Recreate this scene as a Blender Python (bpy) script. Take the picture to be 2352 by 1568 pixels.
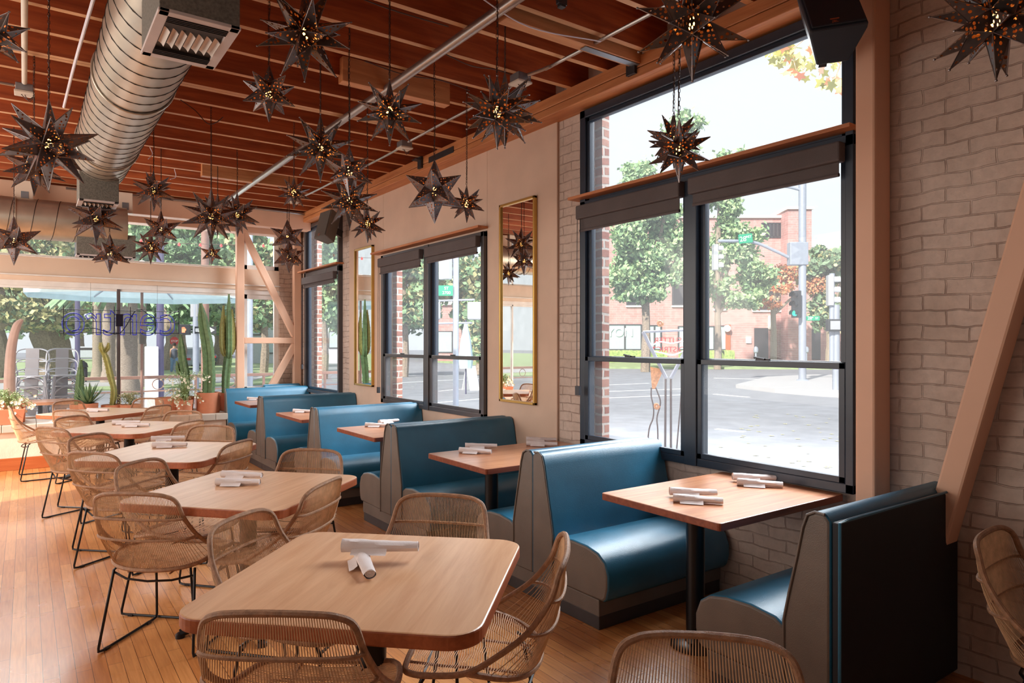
import bpy, bmesh, math, random
from mathutils import Vector, Matrix, noise
random.seed(7)
PI = math.pi
scn = bpy.context.scene
for o in list(bpy.data.objects): bpy.data.objects.remove(o)
COL = scn.collection

# ------------------------------------------------------------------ camera, world, sun, exposure
F = 1568.0; H = 1.55; HY = 787.0
TH = math.atan(1116/1568.0); S, C = math.sin(TH), math.cos(TH)
cam = bpy.data.cameras.new('camera'); cam.sensor_width = 36; cam.lens = 24.0
cam.shift_y = (HY-784)/2352; cam.clip_end = 400; cam.clip_start = 0.05
camo = bpy.data.objects.new('camera', cam); COL.objects.link(camo)
camo.location = (0, 0, H); camo.rotation_euler = (PI/2, 0, -TH); scn.camera = camo

scn.view_settings.view_transform = 'Standard'; scn.view_settings.look = 'None'
scn.view_settings.gamma = 1.0; scn.view_settings.use_curve_mapping = False
scn.view_settings.exposure = 0.45

w = bpy.data.worlds.new('sky'); scn.world = w; w.use_nodes = True
nt = w.node_tree; bg = nt.nodes['Background']
tc = nt.nodes.new('ShaderNodeTexCoord'); sx = nt.nodes.new('ShaderNodeSeparateXYZ')
rp = nt.nodes.new('ShaderNodeValToRGB')
nt.links.new(tc.outputs['Generated'], sx.inputs[0]); nt.links.new(sx.outputs['Z'], rp.inputs[0])
rp.color_ramp.elements[0].position = 0.0; rp.color_ramp.elements[0].color = (.74, .80, .84, 1)
rp.color_ramp.elements[1].position = 0.6; rp.color_ramp.elements[1].color = (.78, .86, .95, 1)
nt.links.new(rp.outputs[0], bg.inputs[0]); bg.inputs[1].default_value = .84

sun = bpy.data.lights.new('sun', 'SUN'); sun.energy = 5.0; sun.angle = math.radians(1.2); sun.color = (1, .93, .82)
suno = bpy.data.objects.new('sun', sun); COL.objects.link(suno)
suno.rotation_euler = Vector((.75, .30, -.58)).to_track_quat('-Z', 'Y').to_euler()

def area(name, loc, tgt, sx_, sy_, e, col):
    l = bpy.data.lights.new(name, 'AREA'); l.shape = 'RECTANGLE'; l.size = sx_; l.size_y = sy_; l.energy = e; l.color = col
    o = bpy.data.objects.new(name, l); COL.objects.link(o); o.location = loc
    o.rotation_euler = (Vector(tgt)-Vector(loc)).to_track_quat('-Z', 'Y').to_euler(); return o
area('left_fill_light', (-2.85, 6.4, 1.9), (3.5, 7.4, 1.8), 6.0, 2.6, 120, (1, .93, .86))  # added fill lamp along the left wall, brightens the joists and room
area('ceiling_fill_light', (-1.6, 3.0, 3.3), (1.8, 4.6, .8), 2.4, 4.0, 40, (1, .88, .76))  # added fill lamp out of view, no fixture; lifts the room brightness
area('ceiling_fill_light', (-1.6, -1.8, 3.2), (1.4, 3.6, .8), 2.5, 2.5, 14, (1, .95, .90))  # weaker added fill behind the camera, no fixture
area('sky_fill_light', (8.6, 3.2, 6.6), (2.0, 2.6, .6), 5.0, 5.0, 1500, (.93, .97, 1))  # added lamp out of view above the big window, boosts the skylight
area('sky_fill_light', (8.2, 7.8, 6.2), (2.0, 6.4, .6), 4.0, 4.0, 650, (.93, .97, 1))  # added lamp outside the middle window, boosts the skylight there
area('sky_fill_light', (.6, 17.0, 7.5), (.8, 8.0, .5), 7.0, 5.0, 1400, (1, .97, .93))  # added lamp beyond the far windows, brightens the far end
area('ceiling_fill_light', (-1.9, 7.6, 3.2), (1.4, 9.0, 1.4), 2.0, 3.0, 60, (1, .88, .76))  # added fill for the far left of the room, no fixture

# ------------------------------------------------------------------ pixel helpers (world positions of things seen in the photo)
def ray(u, v):
    a = (u-1176)/F; b = (HY-v)/F
    return Vector((S+a*C, C-a*S, b))
CAM = Vector((0, 0, H))
def onz(u, v, z): r = ray(u, v); return CAM+r*((z-H)/r.z)
def onx(u, v, x): r = ray(u, v); return CAM+r*(x/r.x)
def ony(u, v, y): r = ray(u, v); return CAM+r*(y/r.y)
def dep(u, v, d): return CAM+ray(u, v)*d

# ------------------------------------------------------------------ materials
MATS = {}
def lin(c): return tuple(((x/255)/12.92 if x/255 <= .04045 else ((x/255+.055)/1.055)**2.4) for x in c)+(1,)
class NT:
    def __init__(s, name):
        s.m = bpy.data.materials.new(name); s.m.use_nodes = True; s.t = s.m.node_tree
        s.b = s.t.nodes['Principled BSDF']; s.out = s.t.nodes['Material Output']
    def n(s, typ, **k):
        x = s.t.nodes.new(typ)
        for a, v in k.items():
            if a in x.inputs: x.inputs[a].default_value = v
            else: setattr(x, a, v)
        return x
    def l(s, a, b): s.t.links.new(a, b)
    def coord(s, scale=(1, 1, 1), kind='Object', rot=(0, 0, 0)):
        t = s.n('ShaderNodeTexCoord'); mp = s.n('ShaderNodeMapping')
        mp.inputs['Scale'].default_value = scale; mp.inputs['Rotation'].default_value = rot
        s.l(t.outputs[kind], mp.inputs[0]); return mp.outputs[0]
    def ramp(s, fac, stops):
        r = s.n('ShaderNodeValToRGB'); e = r.color_ramp.elements
        while len(e) < len(stops): e.new(.5)
        for q, (p, c) in zip(e, stops): q.position = p; q.color = lin(c) if max(c) > 1.01 else tuple(c)+(1,)
        s.l(fac, r.inputs[0]); return r.outputs[0]
    def mix(s, f, a, b, mode='MIX'):
        x = s.n('ShaderNodeMix', data_type='RGBA', blend_type=mode)
        for i, v in ((0, f), (6, a), (7, b)):
            if hasattr(v, 'type') and hasattr(v, 'links'): s.l(v, x.inputs[i])
            else: x.inputs[i].default_value = v
        return x.outputs[2]
    def bump(s, h, st=.3, d=.01):
        b = s.n('ShaderNodeBump'); b.inputs['Strength'].default_value = st; b.inputs['Distance'].default_value = d
        s.l(h, b.inputs['Height']); s.l(b.outputs[0], s.b.inputs['Normal'])
def mat(name, col, rough=.5, metal=0, noise_=0, nscale=8, bump=0, bscale=60, spec=None, emit=None, estr=0, stretch=(1, 1, 1), trans=0):
    if name in MATS: return MATS[name]
    t = NT(name); c = lin(col)
    t.b.inputs['Base Color'].default_value = c; t.b.inputs['Roughness'].default_value = rough; t.b.inputs['Metallic'].default_value = metal
    if spec is not None: t.b.inputs['Specular IOR Level'].default_value = spec
    co = t.coord(stretch)
    nz = t.n('ShaderNodeTexNoise', Scale=nscale, Detail=4.0); t.l(co, nz.inputs['Vector'])
    k = max(noise_, .06)
    lo = tuple(x*(1-k) for x in c[:3]); hi = tuple(min(1, x*(1+k)) for x in c[:3])
    t.l(t.ramp(nz.outputs['Fac'], [(.3, lo), (.7, hi)]) if max(hi) <= 1.01 else nz.outputs['Fac'], t.b.inputs['Base Color'])
    if bump:
        n2 = t.n('ShaderNodeTexNoise', Scale=bscale, Detail=3.0); t.l(co, n2.inputs['Vector']); t.bump(n2.outputs['Fac'], bump, .01)
    if emit: t.b.inputs['Emission Color'].default_value = lin(emit); t.b.inputs['Emission Strength'].default_value = estr
    MATS[name] = t.m; return t.m
def wood(name, c1, c2, rough=.4, axis=0, sc=1.0, bump=.15, coat=0):
    if name in MATS: return MATS[name]
    t = NT(name); st = [9*sc]*3; st[axis] = .7*sc
    co = t.coord(tuple(st))
    nz = t.n('ShaderNodeTexNoise', Scale=2.2, Detail=8.0, Roughness=.62, Distortion=.6); t.l(co, nz.inputs['Vector'])
    n3 = t.n('ShaderNodeTexNoise', Scale=.35, Detail=2.0); t.l(co, n3.inputs['Vector'])
    a = t.ramp(nz.outputs['Fac'], [(.32, c1), (.68, c2)])
    b = t.ramp(n3.outputs['Fac'], [(.3, (.78, .78, .78)), (.7, (1, 1, 1))])
    t.l(t.mix(.8, a, b, 'MULTIPLY'), t.b.inputs['Base Color'])
    t.b.inputs['Roughness'].default_value = rough
    if coat: t.b.inputs['Coat Weight'].default_value = coat; t.b.inputs['Coat Roughness'].default_value = .22
    t.bump(nz.outputs['Fac'], bump, .004)
    MATS[name] = t.m; return t.m
def brick(name, cols, mortar, plane='x', bw=.21, bh=.072, ms=.011, rough=.8, bump=.6, var=True):
    if name in MATS: return MATS[name]
    t = NT(name); g = t.n('ShaderNodeNewGeometry'); sp = t.n('ShaderNodeSeparateXYZ'); cb = t.n('ShaderNodeCombineXYZ')
    t.l(g.outputs['Position'], sp.inputs[0]); t.l(sp.outputs[1 if plane == 'x' else 0], cb.inputs[0]); t.l(sp.outputs[2], cb.inputs[1])
    wob = t.n('ShaderNodeTexNoise', Scale=5.0, Detail=3.0); t.l(g.outputs['Position'], wob.inputs['Vector'])
    ws = t.n('ShaderNodeVectorMath', operation='SCALE'); ws.inputs['Scale'].default_value = .045; t.l(wob.outputs['Color'], ws.inputs[0])
    va = t.n('ShaderNodeVectorMath', operation='ADD'); t.l(cb.outputs[0], va.inputs[0]); t.l(ws.outputs[0], va.inputs[1])
    br = t.n('ShaderNodeTexBrick', **{'Scale': 1.0, 'Brick Width': bw, 'Row Height': bh, 'Mortar Size': ms, 'Mortar Smooth': .35})
    br.inputs['Color1'].default_value = lin(cols[0]); br.inputs['Color2'].default_value = lin(cols[1]); br.inputs['Mortar'].default_value = lin(mortar)
    t.l(va.outputs[0], br.inputs['Vector'])
    nz = t.n('ShaderNodeTexNoise', Scale=26.0, Detail=6.0); t.l(g.outputs['Position'], nz.inputs['Vector'])
    big = t.n('ShaderNodeTexNoise', Scale=2.4, Detail=4.0); t.l(g.outputs['Position'], big.inputs['Vector'])
    v = t.ramp(nz.outputs['Fac'], [(.3, (.86, .86, .86)), (.65, (1, 1, 1))])
    v2 = t.ramp(big.outputs['Fac'], [(.36, (.80, .78, .76)), (.6, (1, 1, 1))])
    cr = t.n('ShaderNodeTexNoise', Scale=3.3, Detail=5.0, Roughness=.7); t.l(g.outputs['Position'], cr.inputs['Vector'])
    cf = t.ramp(cr.outputs['Fac'], [(.42, (.85, .85, .85)), (.58, (.12, .12, .12))]) if ms < .008 else (0, 0, 0, 1)
    basec = t.mix(cf, br.outputs['Color'], lin(cols[0])) if ms < .008 else br.outputs['Color']
    t.l(t.mix(.75, t.mix(1.0, basec, v, 'MULTIPLY'), v2, 'MULTIPLY'), t.b.inputs['Base Color'])
    t.b.inputs['Roughness'].default_value = rough
    mm = t.n('ShaderNodeMath', operation='MULTIPLY_ADD'); mm.inputs[1].default_value = .35
    iv = t.n('ShaderNodeMath', operation='SUBTRACT'); iv.inputs[0].default_value = 1.0; t.l(br.outputs['Fac'], iv.inputs[1])
    t.l(nz.outputs['Fac'], mm.inputs[0]); t.l(iv.outputs[0], mm.inputs[2]); t.bump(mm.outputs[0], bump, .02)
    MATS[name] = t.m; return t.m

def floor_mat():
    t = NT('oak_strip_floor'); co = t.coord((1, 1, 1), rot=(0, 0, PI/2))
    br = t.n('ShaderNodeTexBrick', **{'Scale': 1.0, 'Brick Width': .95, 'Row Height': .064, 'Mortar Size': .0012, 'Mortar Smooth': .1})
    br.offset = .37; br.inputs['Color1'].default_value = lin((196, 128, 72)); br.inputs['Color2'].default_value = lin((222, 160, 100))
    br.inputs['Mortar'].default_value = lin((84, 42, 20)); t.l(co, br.inputs['Vector'])
    g = t.coord((26, 1.6, 1)); nz = t.n('ShaderNodeTexNoise', Scale=3.0, Detail=8.0, Distortion=.5); t.l(g, nz.inputs['Vector'])
    big = t.n('ShaderNodeTexNoise', Scale=1.1, Detail=4.0); t.l(t.coord(), big.inputs['Vector'])
    a = t.ramp(nz.outputs['Fac'], [(.3, (.72, .66, .60)), (.68, (1, 1, 1))])
    b = t.ramp(big.outputs['Fac'], [(.32, (.74, .66, .58)), (.62, (1, 1, 1))])
    t.l(t.mix(.7, t.mix(.8, br.outputs['Color'], a, 'MULTIPLY'), b, 'MULTIPLY'), t.b.inputs['Base Color'])
    r = t.n('ShaderNodeMapRange'); r.inputs['To Min'].default_value = .16; r.inputs['To Max'].default_value = .42
    t.l(big.outputs['Fac'], r.inputs[0]); t.l(r.outputs[0], t.b.inputs['Roughness'])
    t.bump(br.outputs['Fac'], -.15, .002); return t.m

def vinyl(name, c1, rough=.34, sc=900, coat=.15):
    t = NT(name); c = lin(c1); co = t.coord()
    vo = t.n('ShaderNodeTexVoronoi', Scale=sc*.35); t.l(co, vo.inputs['Vector'])
    nz = t.n('ShaderNodeTexNoise', Scale=5.0, Detail=4.0); t.l(co, nz.inputs['Vector'])
    t.l(t.ramp(nz.outputs['Fac'], [(.3, tuple(x*.82 for x in c[:3])), (.7, tuple(min(1, x*1.15) for x in c[:3]))]), t.b.inputs['Base Color'])
    t.b.inputs['Roughness'].default_value = rough; t.b.inputs['Specular IOR Level'].default_value = .8; t.bump(vo.outputs['Distance'], .35, .0015)
    MATS[name] = t.m; return t.m

def glass(name='window_glass', tint=(1, 1, 1), refl=1.0):
    t = NT(name); t.t.nodes.remove(t.b)
    tr = t.n('ShaderNodeBsdfTransparent'); tr.inputs[0].default_value = tint+(1,)
    gl = t.n('ShaderNodeBsdfGlossy'); gl.inputs['Roughness'].default_value = .02
    lw = t.n('ShaderNodeLayerWeight'); pw = t.n('ShaderNodeMath', operation='POWER'); pw.inputs[1].default_value = 5.0; t.l(lw.outputs['Facing'], pw.inputs[0])
    ml = t.n('ShaderNodeMath', operation='MULTIPLY_ADD'); ml.inputs[1].default_value = .6; ml.inputs[2].default_value = .014; t.l(pw.outputs[0], ml.inputs[0])
    mx = t.n('ShaderNodeMixShader'); m2 = t.n('ShaderNodeMixShader'); m2.inputs[0].default_value = .018; ts = t.n('ShaderNodeBsdfTranslucent'); ts.inputs[0].default_value = (.95, .97, 1, 1)
    t.l(tr.outputs[0], m2.inputs[1]); t.l(ts.outputs[0], m2.inputs[2])
    t.l(ml.outputs[0], mx.inputs[0]); t.l(m2.outputs[0], mx.inputs[1]); t.l(gl.outputs[0], mx.inputs[2]); t.l(mx.outputs[0], t.out.inputs[0])
    return t.m

def punched(name, col, scale, r0, rough=.38):
    """dark metal sheet with small punched holes"""
    t = NT(name); co = t.coord()
    vo = t.n('ShaderNodeTexVoronoi', Scale=scale); vo.inputs['Randomness'].default_value = .55; t.l(co, vo.inputs['Vector'])
    wv = t.n('ShaderNodeTexNoise', Scale=14.0); t.l(co, wv.inputs['Vector'])
    lt = t.n('ShaderNodeMath', operation='LESS_THAN'); lt.inputs[1].default_value = r0; t.l(vo.outputs['Distance'], lt.inputs[0])
    geo = t.n('ShaderNodeNewGeometry')
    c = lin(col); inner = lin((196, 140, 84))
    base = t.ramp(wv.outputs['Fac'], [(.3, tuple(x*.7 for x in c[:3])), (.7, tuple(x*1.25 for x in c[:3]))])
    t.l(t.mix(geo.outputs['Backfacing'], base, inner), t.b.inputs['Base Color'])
    t.b.inputs['Metallic'].default_value = .55; t.b.inputs['Roughness'].default_value = rough
    tr = t.n('ShaderNodeBsdfTransparent'); mx = t.n('ShaderNodeMixShader')
    t.l(lt.outputs[0], mx.inputs[0]); t.l(t.b.outputs[0], mx.inputs[1]); t.l(tr.outputs[0], mx.inputs[2]); t.l(mx.outputs[0], t.out.inputs[0])
    t.bump(vo.outputs['Distance'], .3, .002)
    return t.m

M = dict(
    floor=floor_mat(),
    plaster=mat('painted_plaster', (205, 178, 158), .75, noise_=.07, nscale=3, bump=.35, bscale=9),
    pbrick=brick('painted_brick', ((208, 190, 178), (202, 183, 170)), (164, 142, 130), ms=.0045, bump=.8),
    pbrick_y=brick('painted_brick_far', ((214, 192, 176), (207, 185, 170)), (150, 126, 112), plane='y', ms=.0045, bump=.8),
    rbrick=brick('red_brick', ((150, 84, 66), (192, 140, 120)), (205, 196, 186), plane='x', bump=.5),
    rbrick_y=brick('red_brick_reveal', ((150, 84, 66), (192, 140, 120)), (205, 196, 186), plane='y', bw=.2, bump=.5),
    facade=brick('street_brick', ((198, 146, 142), (206, 156, 152)), (206, 172, 168), plane='y', bw=.6, bh=.2, ms=.02, bump=.2),
    peach=mat('peach_paint', (222, 178, 150), .5, noise_=.04, nscale=2),
    cream=mat('cream_paint', (224, 200, 178), .5, noise_=.04, nscale=2),
    white=mat('white_paint', (232, 230, 226), .5),
    joist=wood('joist_side', (146, 66, 30), (194, 100, 50), .6, 0, 1),
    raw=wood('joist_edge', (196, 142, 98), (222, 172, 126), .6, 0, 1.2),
    deck=wood('ceiling_deck', (134, 60, 30), (176, 88, 46), .7, 1, .8),
    beam=wood('fir_beam', (178, 108, 62), (214, 146, 94), .5, 1, 1),
    beamx=wood('fir_beam_x', (186, 118, 72), (220, 156, 104), .5, 0, 1),
    shelfw=wood('window_shelf_wood', (176, 104, 62), (206, 138, 92), .5, 1, 1),
    frame=mat('window_frame_paint', (38, 50, 66), .35, noise_=.1),
    frame2=mat('window_sash_metal', (88, 86, 88), .35, metal=.4),
    shade=mat('roller_shade', (88, 80, 80), .8, noise_=.05, bump=.2, bscale=200),
    glass=glass(), mirror=mat('mirror_silver', (235, 235, 232), .01, metal=1),
    gold=mat('gold_frame', (205, 168, 96), .3, metal=.8),
    blue=vinyl('teal_vinyl', (34, 108, 140), .38), taupe=vinyl('taupe_vinyl', (104, 94, 86), .5),
    black=mat('black_metal', (20, 20, 24), .35, metal=.3), dkback=mat('bench_back_cloth', (16, 22, 32), .6, noise_=.15),
    kick=mat('toe_kick', (58, 56, 58), .45, noise_=.2),
    table=wood('oak_table_top', (212, 160, 120), (232, 186, 146), .36, 0, 1.4, coat=.4),
    tedge=wood('oak_table_edge', (150, 78, 44), (178, 98, 58), .45, 0, 2),
    btable=wood('butcher_block', (186, 112, 72), (224, 162, 120), .28, 0, 1.2, coat=.35),
    bedge=wood('butcher_edge', (120, 58, 40), (160, 88, 62), .35, 0, 1.2),
    rattan=mat('rattan', (208, 170, 132), .55, noise_=.18, nscale=30, bump=.2, bscale=300),
    rattan2=mat('rattan_rim', (160, 120, 90), .5, noise_=.25, nscale=60, bump=.4, bscale=400),
    linen=mat('napkin_linen', (226, 216, 214), .85, noise_=.03, bump=.15, bscale=200),
    starA=punched('pierced_bronze', (104, 92, 90), 58, .30), starB=punched('pierced_bronze_large', (100, 90, 86), 46, .34),
    rim=mat('bronze_seam', (132, 122, 120), .35, metal=.8), chain=mat('chain_metal', (66, 52, 46), .45, metal=.8),
    bulb=mat('lamp_bulb', (255, 190, 110), .5, emit=(255, 176, 92), estr=8),
    duct=mat('galvanised_duct', (186, 176, 160), .34, metal=.75, noise_=.12, nscale=6), seam=mat('duct_seam', (48, 42, 38), .5, metal=.4),
    box=mat('duct_box', (112, 110, 102), .6, metal=.3, noise_=.3, nscale=90), white_m=mat('register_frame', (206, 198, 196), .4, metal=.2),
    dark=mat('register_dark', (44, 40, 40), .5), fin=mat('register_fin', (186, 170, 158), .4, metal=.3),
    conduit=mat('conduit_steel', (176, 168, 162), .32, metal=.85), ivory=mat('ivory_conduit', (206, 196, 180), .5),
    cable=mat('white_cable', (216, 212, 220), .5), wire=mat('brown_wire', (74, 46, 34), .6),
    strap=mat('steel_strap', (150, 158, 164), .4, metal=.8), hanger=mat('hanger_steel', (70, 70, 74), .45, metal=.7),
    speaker=mat('speaker_black', (40, 50, 62), .5), speaker2=mat('speaker_grey', (96, 92, 86), .5), badge=mat('orange_badge', (190, 96, 60), .5),
    terra=mat('terracotta', (206, 132, 98), .75, noise_=.08, nscale=10), soil=mat('soil', (70, 52, 40), .9),
    stone=mat('stone_coping', (196, 184, 170), .7, noise_=.1, nscale=4), stucco=mat('ledge_stucco', (236, 214, 194), .8, noise_=.04, bump=.2),
    base=wood('baseboard_wood', (176, 88, 44), (200, 112, 64), .4, 0, 1),
    cactus=mat('cactus_green', (96, 124, 82), .6, noise_=.25, nscale=20), cactus2=mat('cactus_yellow', (160, 158, 92), .6, noise_=.2, nscale=25),
    pale=mat('pale_cactus', (196, 170, 160), .65, noise_=.1), aloe=mat('aloe_green', (104, 136, 96), .5, noise_=.25, nscale=15),
    flower=mat('cream_flower', (250, 244, 222), .7), stem=mat('plant_stem', (128, 140, 84), .7),
    neon=mat('neon_blue', (34, 38, 120), .2, emit=(60, 70, 255), estr=.18), neonblk=mat('neon_black', (22, 20, 36), .3),
    # outside
    asphalt=mat('asphalt', (130, 133, 140), .8, noise_=.14, nscale=2, bump=.1, bscale=40), lane=mat('lane_paint', (225, 228, 232), .7),
    walk=mat('pavement', (168, 168, 170), .8, noise_=.05, nscale=2), curb=mat('curb', (170, 170, 172), .8),
    grass=mat('park_grass', (146, 164, 122), .9, noise_=.2, nscale=1.5, bump=.4, bscale=60), leafG=mat('leaf_green', (132, 166, 122), .6, noise_=.35, nscale=3),
    leafL=mat('leaf_light', (166, 192, 140), .6, noise_=.3, nscale=3), leafD=mat('leaf_dark', (116, 142, 110), .6, noise_=.3, nscale=2),
    leafY=mat('leaf_olive', (182, 178, 132), .6, noise_=.35, nscale=2), leafN=mat('plane_leaf', (150, 152, 74), .6, noise_=.3, nscale=3), leafO=mat('leaf_orange', (214, 140, 100), .6, noise_=.3, nscale=3),
    bark=mat('bark', (146, 132, 118), .9, noise_=.25, nscale=12, bump=.6, bscale=30), palmb=mat('palm_bark', (150, 138, 126), .9, noise_=.3, nscale=18, bump=.9, bscale=30, stretch=(1, 1, 4)),
    pole=mat('galvanised_pole', (150, 158, 172), .5, metal=.2), pole_d=mat('dark_pole', (70, 66, 96), .5),
    sig=mat('signal_black', (34, 38, 44), .5), sigg=mat('signal_grey', (158, 162, 168), .5), green=mat('street_sign_green', (22, 150, 112), .5),
    wtxt=mat('sign_white', (240, 244, 244), .5), red=mat('sign_red', (206, 62, 62), .5), grn_l=mat('signal_green_lens', (20, 150, 130), .3, emit=(40, 220, 190), estr=.7),
    orange_l=mat('hand_lens', (250, 140, 100), .4, emit=(255, 120, 80), estr=.9),
    wglass=mat('office_glass', (176, 196, 198), .15), dglass=mat('door_glass', (62, 58, 62), .2), trimw=mat('pale_trim', (226, 224, 220), .6),
    greyb=mat('grey_block', (196, 202, 208), .7), hedge=mat('hedge_leaf', (146, 168, 92), .8, noise_=.4, nscale=6, bump=.8, bscale=14),
    rust=mat('rusted_steel', (206, 152, 108), .7, noise_=.3, nscale=30), iron=mat('wrought_iron', (104, 96, 96), .5, metal=.5),
    galv=mat('galvanised_chair', (168, 170, 178), .3, metal=.7), canopy=mat('aqua_canopy', (206, 236, 244), .8), rail=mat('rail_brown', (142, 108, 96), .6),
    car1=mat('car_silver', (170, 176, 186), .3), car2=mat('car_dark', (64, 70, 84), .3), tyre=mat('tyre', (26, 26, 28), .7),
    yellow=mat('sign_yellow', (226, 188, 70), .6), denim=mat('pale_denim', (122, 150, 190), .8), skin=mat('skin', (196, 150, 124), .6),
    shirt=mat('grey_shirt', (88, 92, 108), .8), hair=mat('dark_hair', (50, 38, 34), .8), dumpster=mat('bin_plastic', (40, 42, 52), .6),
)

# ------------------------------------------------------------------ mesh helpers
class MB:
    def __init__(s): s.v = []; s.f = []; s.mi = []
    def add(s, vs, fs, mi=0):
        o = len(s.v); s.v += [tuple(p) for p in vs]; s.f += [tuple(i+o for i in f) for f in fs]
        s.mi += (mi if isinstance(mi, list) else [mi]*len(fs)); return s
    def box(s, a, b, mi=0):
        x0, y0, z0 = [min(p, q) for p, q in zip(a, b)]; x1, y1, z1 = [max(p, q) for p, q in zip(a, b)]
        return s.add([(x0,y0,z0),(x1,y0,z0),(x1,y1,z0),(x0,y1,z0),(x0,y0,z1),(x1,y0,z1),(x1,y1,z1),(x0,y1,z1)],
                     [(0,3,2,1),(4,5,6,7),(0,1,5,4),(1,2,6,5),(2,3,7,6),(3,0,4,7)], mi)
    def obox(s, c, sx_, sy_, sz_, m=None, mi=0):
        """box centred at c, turned by the 3x3 matrix m"""
        c = Vector(c); vs = []
        for z in (-1, 1):
            for x, y in ((-1,-1),(1,-1),(1,1),(-1,1)):
                p = Vector((x*sx_/2, y*sy_/2, z*sz_/2)); vs.append(c+(m @ p if m else p))
        return s.add(vs, [(0,3,2,1),(4,5,6,7),(0,1,5,4),(1,2,6,5),(2,3,7,6),(3,0,4,7)], mi)
    def tube(s, pts, r, n=8, closed=False, cap=True, mi=0, up=None):
        pts = [Vector(p) for p in pts]; N = len(pts); rs = r if isinstance(r, (list, tuple)) else [r]*N
        o = len(s.v); pu = None
        for i, p in enumerate(pts):
            if closed: t = pts[(i+1) % N]-pts[i-1]
            else: t = pts[min(i+1, N-1)]-pts[max(i-1, 0)]
            t = t.normalized() if t.length > 1e-9 else Vector((0, 0, 1))
            if pu is None:
                q = Vector((0, 0, 1)) if abs(t.z) < .9 else Vector((1, 0, 0))
                pu = (q-t*q.dot(t)).normalized()
            else:
                pu = pu-t*pu.dot(t); pu = pu.normalized() if pu.length > 1e-6 else Vector((1, 0, 0))
            b = t.cross(pu)
            for k in range(n):
                a = 2*PI*k/n; s.v.append(tuple(p+pu*(math.cos(a)*rs[i])+b*(math.sin(a)*rs[i])))
        for i in range(N if closed else N-1):
            j = (i+1) % N
            for k in range(n):
                s.f.append((o+i*n+k, o+i*n+(k+1) % n, o+j*n+(k+1) % n, o+j*n+k)); s.mi.append(mi)
        if cap and not closed:
            s.f.append(tuple(o+k for k in reversed(range(n)))); s.mi.append(mi)
            s.f.append(tuple(o+(N-1)*n+k for k in range(n))); s.mi.append(mi)
        return s
    def cyl(s, a, b, r, n=16, r2=None, mi=0): return s.tube([a, b], [r, r if r2 is None else r2], n, mi=mi)
    def lathe(s, prof, c=(0, 0, 0), n=24, mi=0, cap=True):
        o = len(s.v); N = len(prof)
        for r, z in prof:
            for k in range(n):
                a = 2*PI*k/n; s.v.append((c[0]+r*math.cos(a), c[1]+r*math.sin(a), c[2]+z))
        for i in range(N-1):
            for k in range(n):
                s.f.append((o+i*n+k, o+i*n+(k+1) % n, o+(i+1)*n+(k+1) % n, o+(i+1)*n+k)); s.mi.append(mi)
        if cap:
            s.f.append(tuple(o+k for k in reversed(range(n)))); s.mi.append(mi)
            s.f.append(tuple(o+(N-1)*n+k for k in range(n))); s.mi.append(mi)
        return s
    def prism(s, poly, z0, z1, mi=0, side=None):
        """polygon in xy extruded in z"""
        o = len(s.v); n = len(poly)
        s.v += [(p[0], p[1], z0) for p in poly]+[(p[0], p[1], z1) for p in poly]
        s.f.append(tuple(o+k for k in reversed(range(n)))); s.mi.append(mi); s.f.append(tuple(o+n+k for k in range(n))); s.mi.append(mi)
        for k in range(n):
            s.f.append((o+k, o+(k+1) % n, o+n+(k+1) % n, o+n+k)); s.mi.append(mi if side is None else side)
        return s
    def extx(s, poly, x0, x1, mi=0, cap=None):
        """profile (y,z) extruded along x; mi for skin, cap for the two end faces"""
        o = len(s.v); n = len(poly)
        s.v += [(x0, p[0], p[1]) for p in poly]+[(x1, p[0], p[1]) for p in poly]
        c = mi if cap is None else cap
        s.f.append(tuple(o+k for k in range(n))); s.mi.append(c); s.f.append(tuple(o+n+k for k in reversed(range(n)))); s.mi.append(c)
        for k in range(n):
            s.f.append((o+k, o+n+k, o+n+(k+1) % n, o+(k+1) % n)); s.mi.append(mi)
        return s
    def grid(s, P, mi=0):
        o = len(s.v); R = len(P); Q = len(P[0])
        for row in P: s.v += [tuple(p) for p in row]
        for i in range(R-1):
            for j in range(Q-1): s.f.append((o+i*Q+j, o+i*Q+j+1, o+(i+1)*Q+j+1, o+(i+1)*Q+j)); s.mi.append(mi)
        return s
    def build(s, name, m, parent=None, smooth=False, bevel=0, loc=None, rz=0, seg=2, angle=40):
        me = bpy.data.meshes.new(name); me.from_pydata(s.v, [], s.f)
        for k in (m if isinstance(m, (list, tuple)) else [m]): me.materials.append(k)
        if any(s.mi): me.polygons.foreach_set('material_index', s.mi)
        bm = bmesh.new(); bm.from_mesh(me); bmesh.ops.recalc_face_normals(bm, faces=bm.faces); bm.to_mesh(me); bm.free()
        if smooth:
            me.polygons.foreach_set('use_smooth', [True]*len(me.polygons))
            try: me.set_sharp_from_angle(angle=math.radians(angle))
            except Exception: pass
        me.update()
        o = bpy.data.objects.new(name, me); COL.objects.link(o)
        if parent: o.parent = parent
        if loc is not None: o.location = loc
        o.rotation_euler.z = rz
        if bevel:
            b = o.modifiers.new('bevel', 'BEVEL'); b.width = bevel; b.segments = seg; b.limit_method = 'ANGLE'; b.angle_limit = math.radians(50)
        return o
def tag(o, label, cat, group=None, kind=None):
    o['label'] = label; o['category'] = cat
    if group: o['group'] = group
    if kind: o['kind'] = kind
    return o
def thing(name, label, cat, loc=(0, 0, 0), rz=0, group=None):
    o = bpy.data.objects.new(name, None); COL.objects.link(o); o.empty_display_size = .1
    o.location = loc; o.rotation_euler = (0, 0, rz); return tag(o, label, cat, group)
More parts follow.
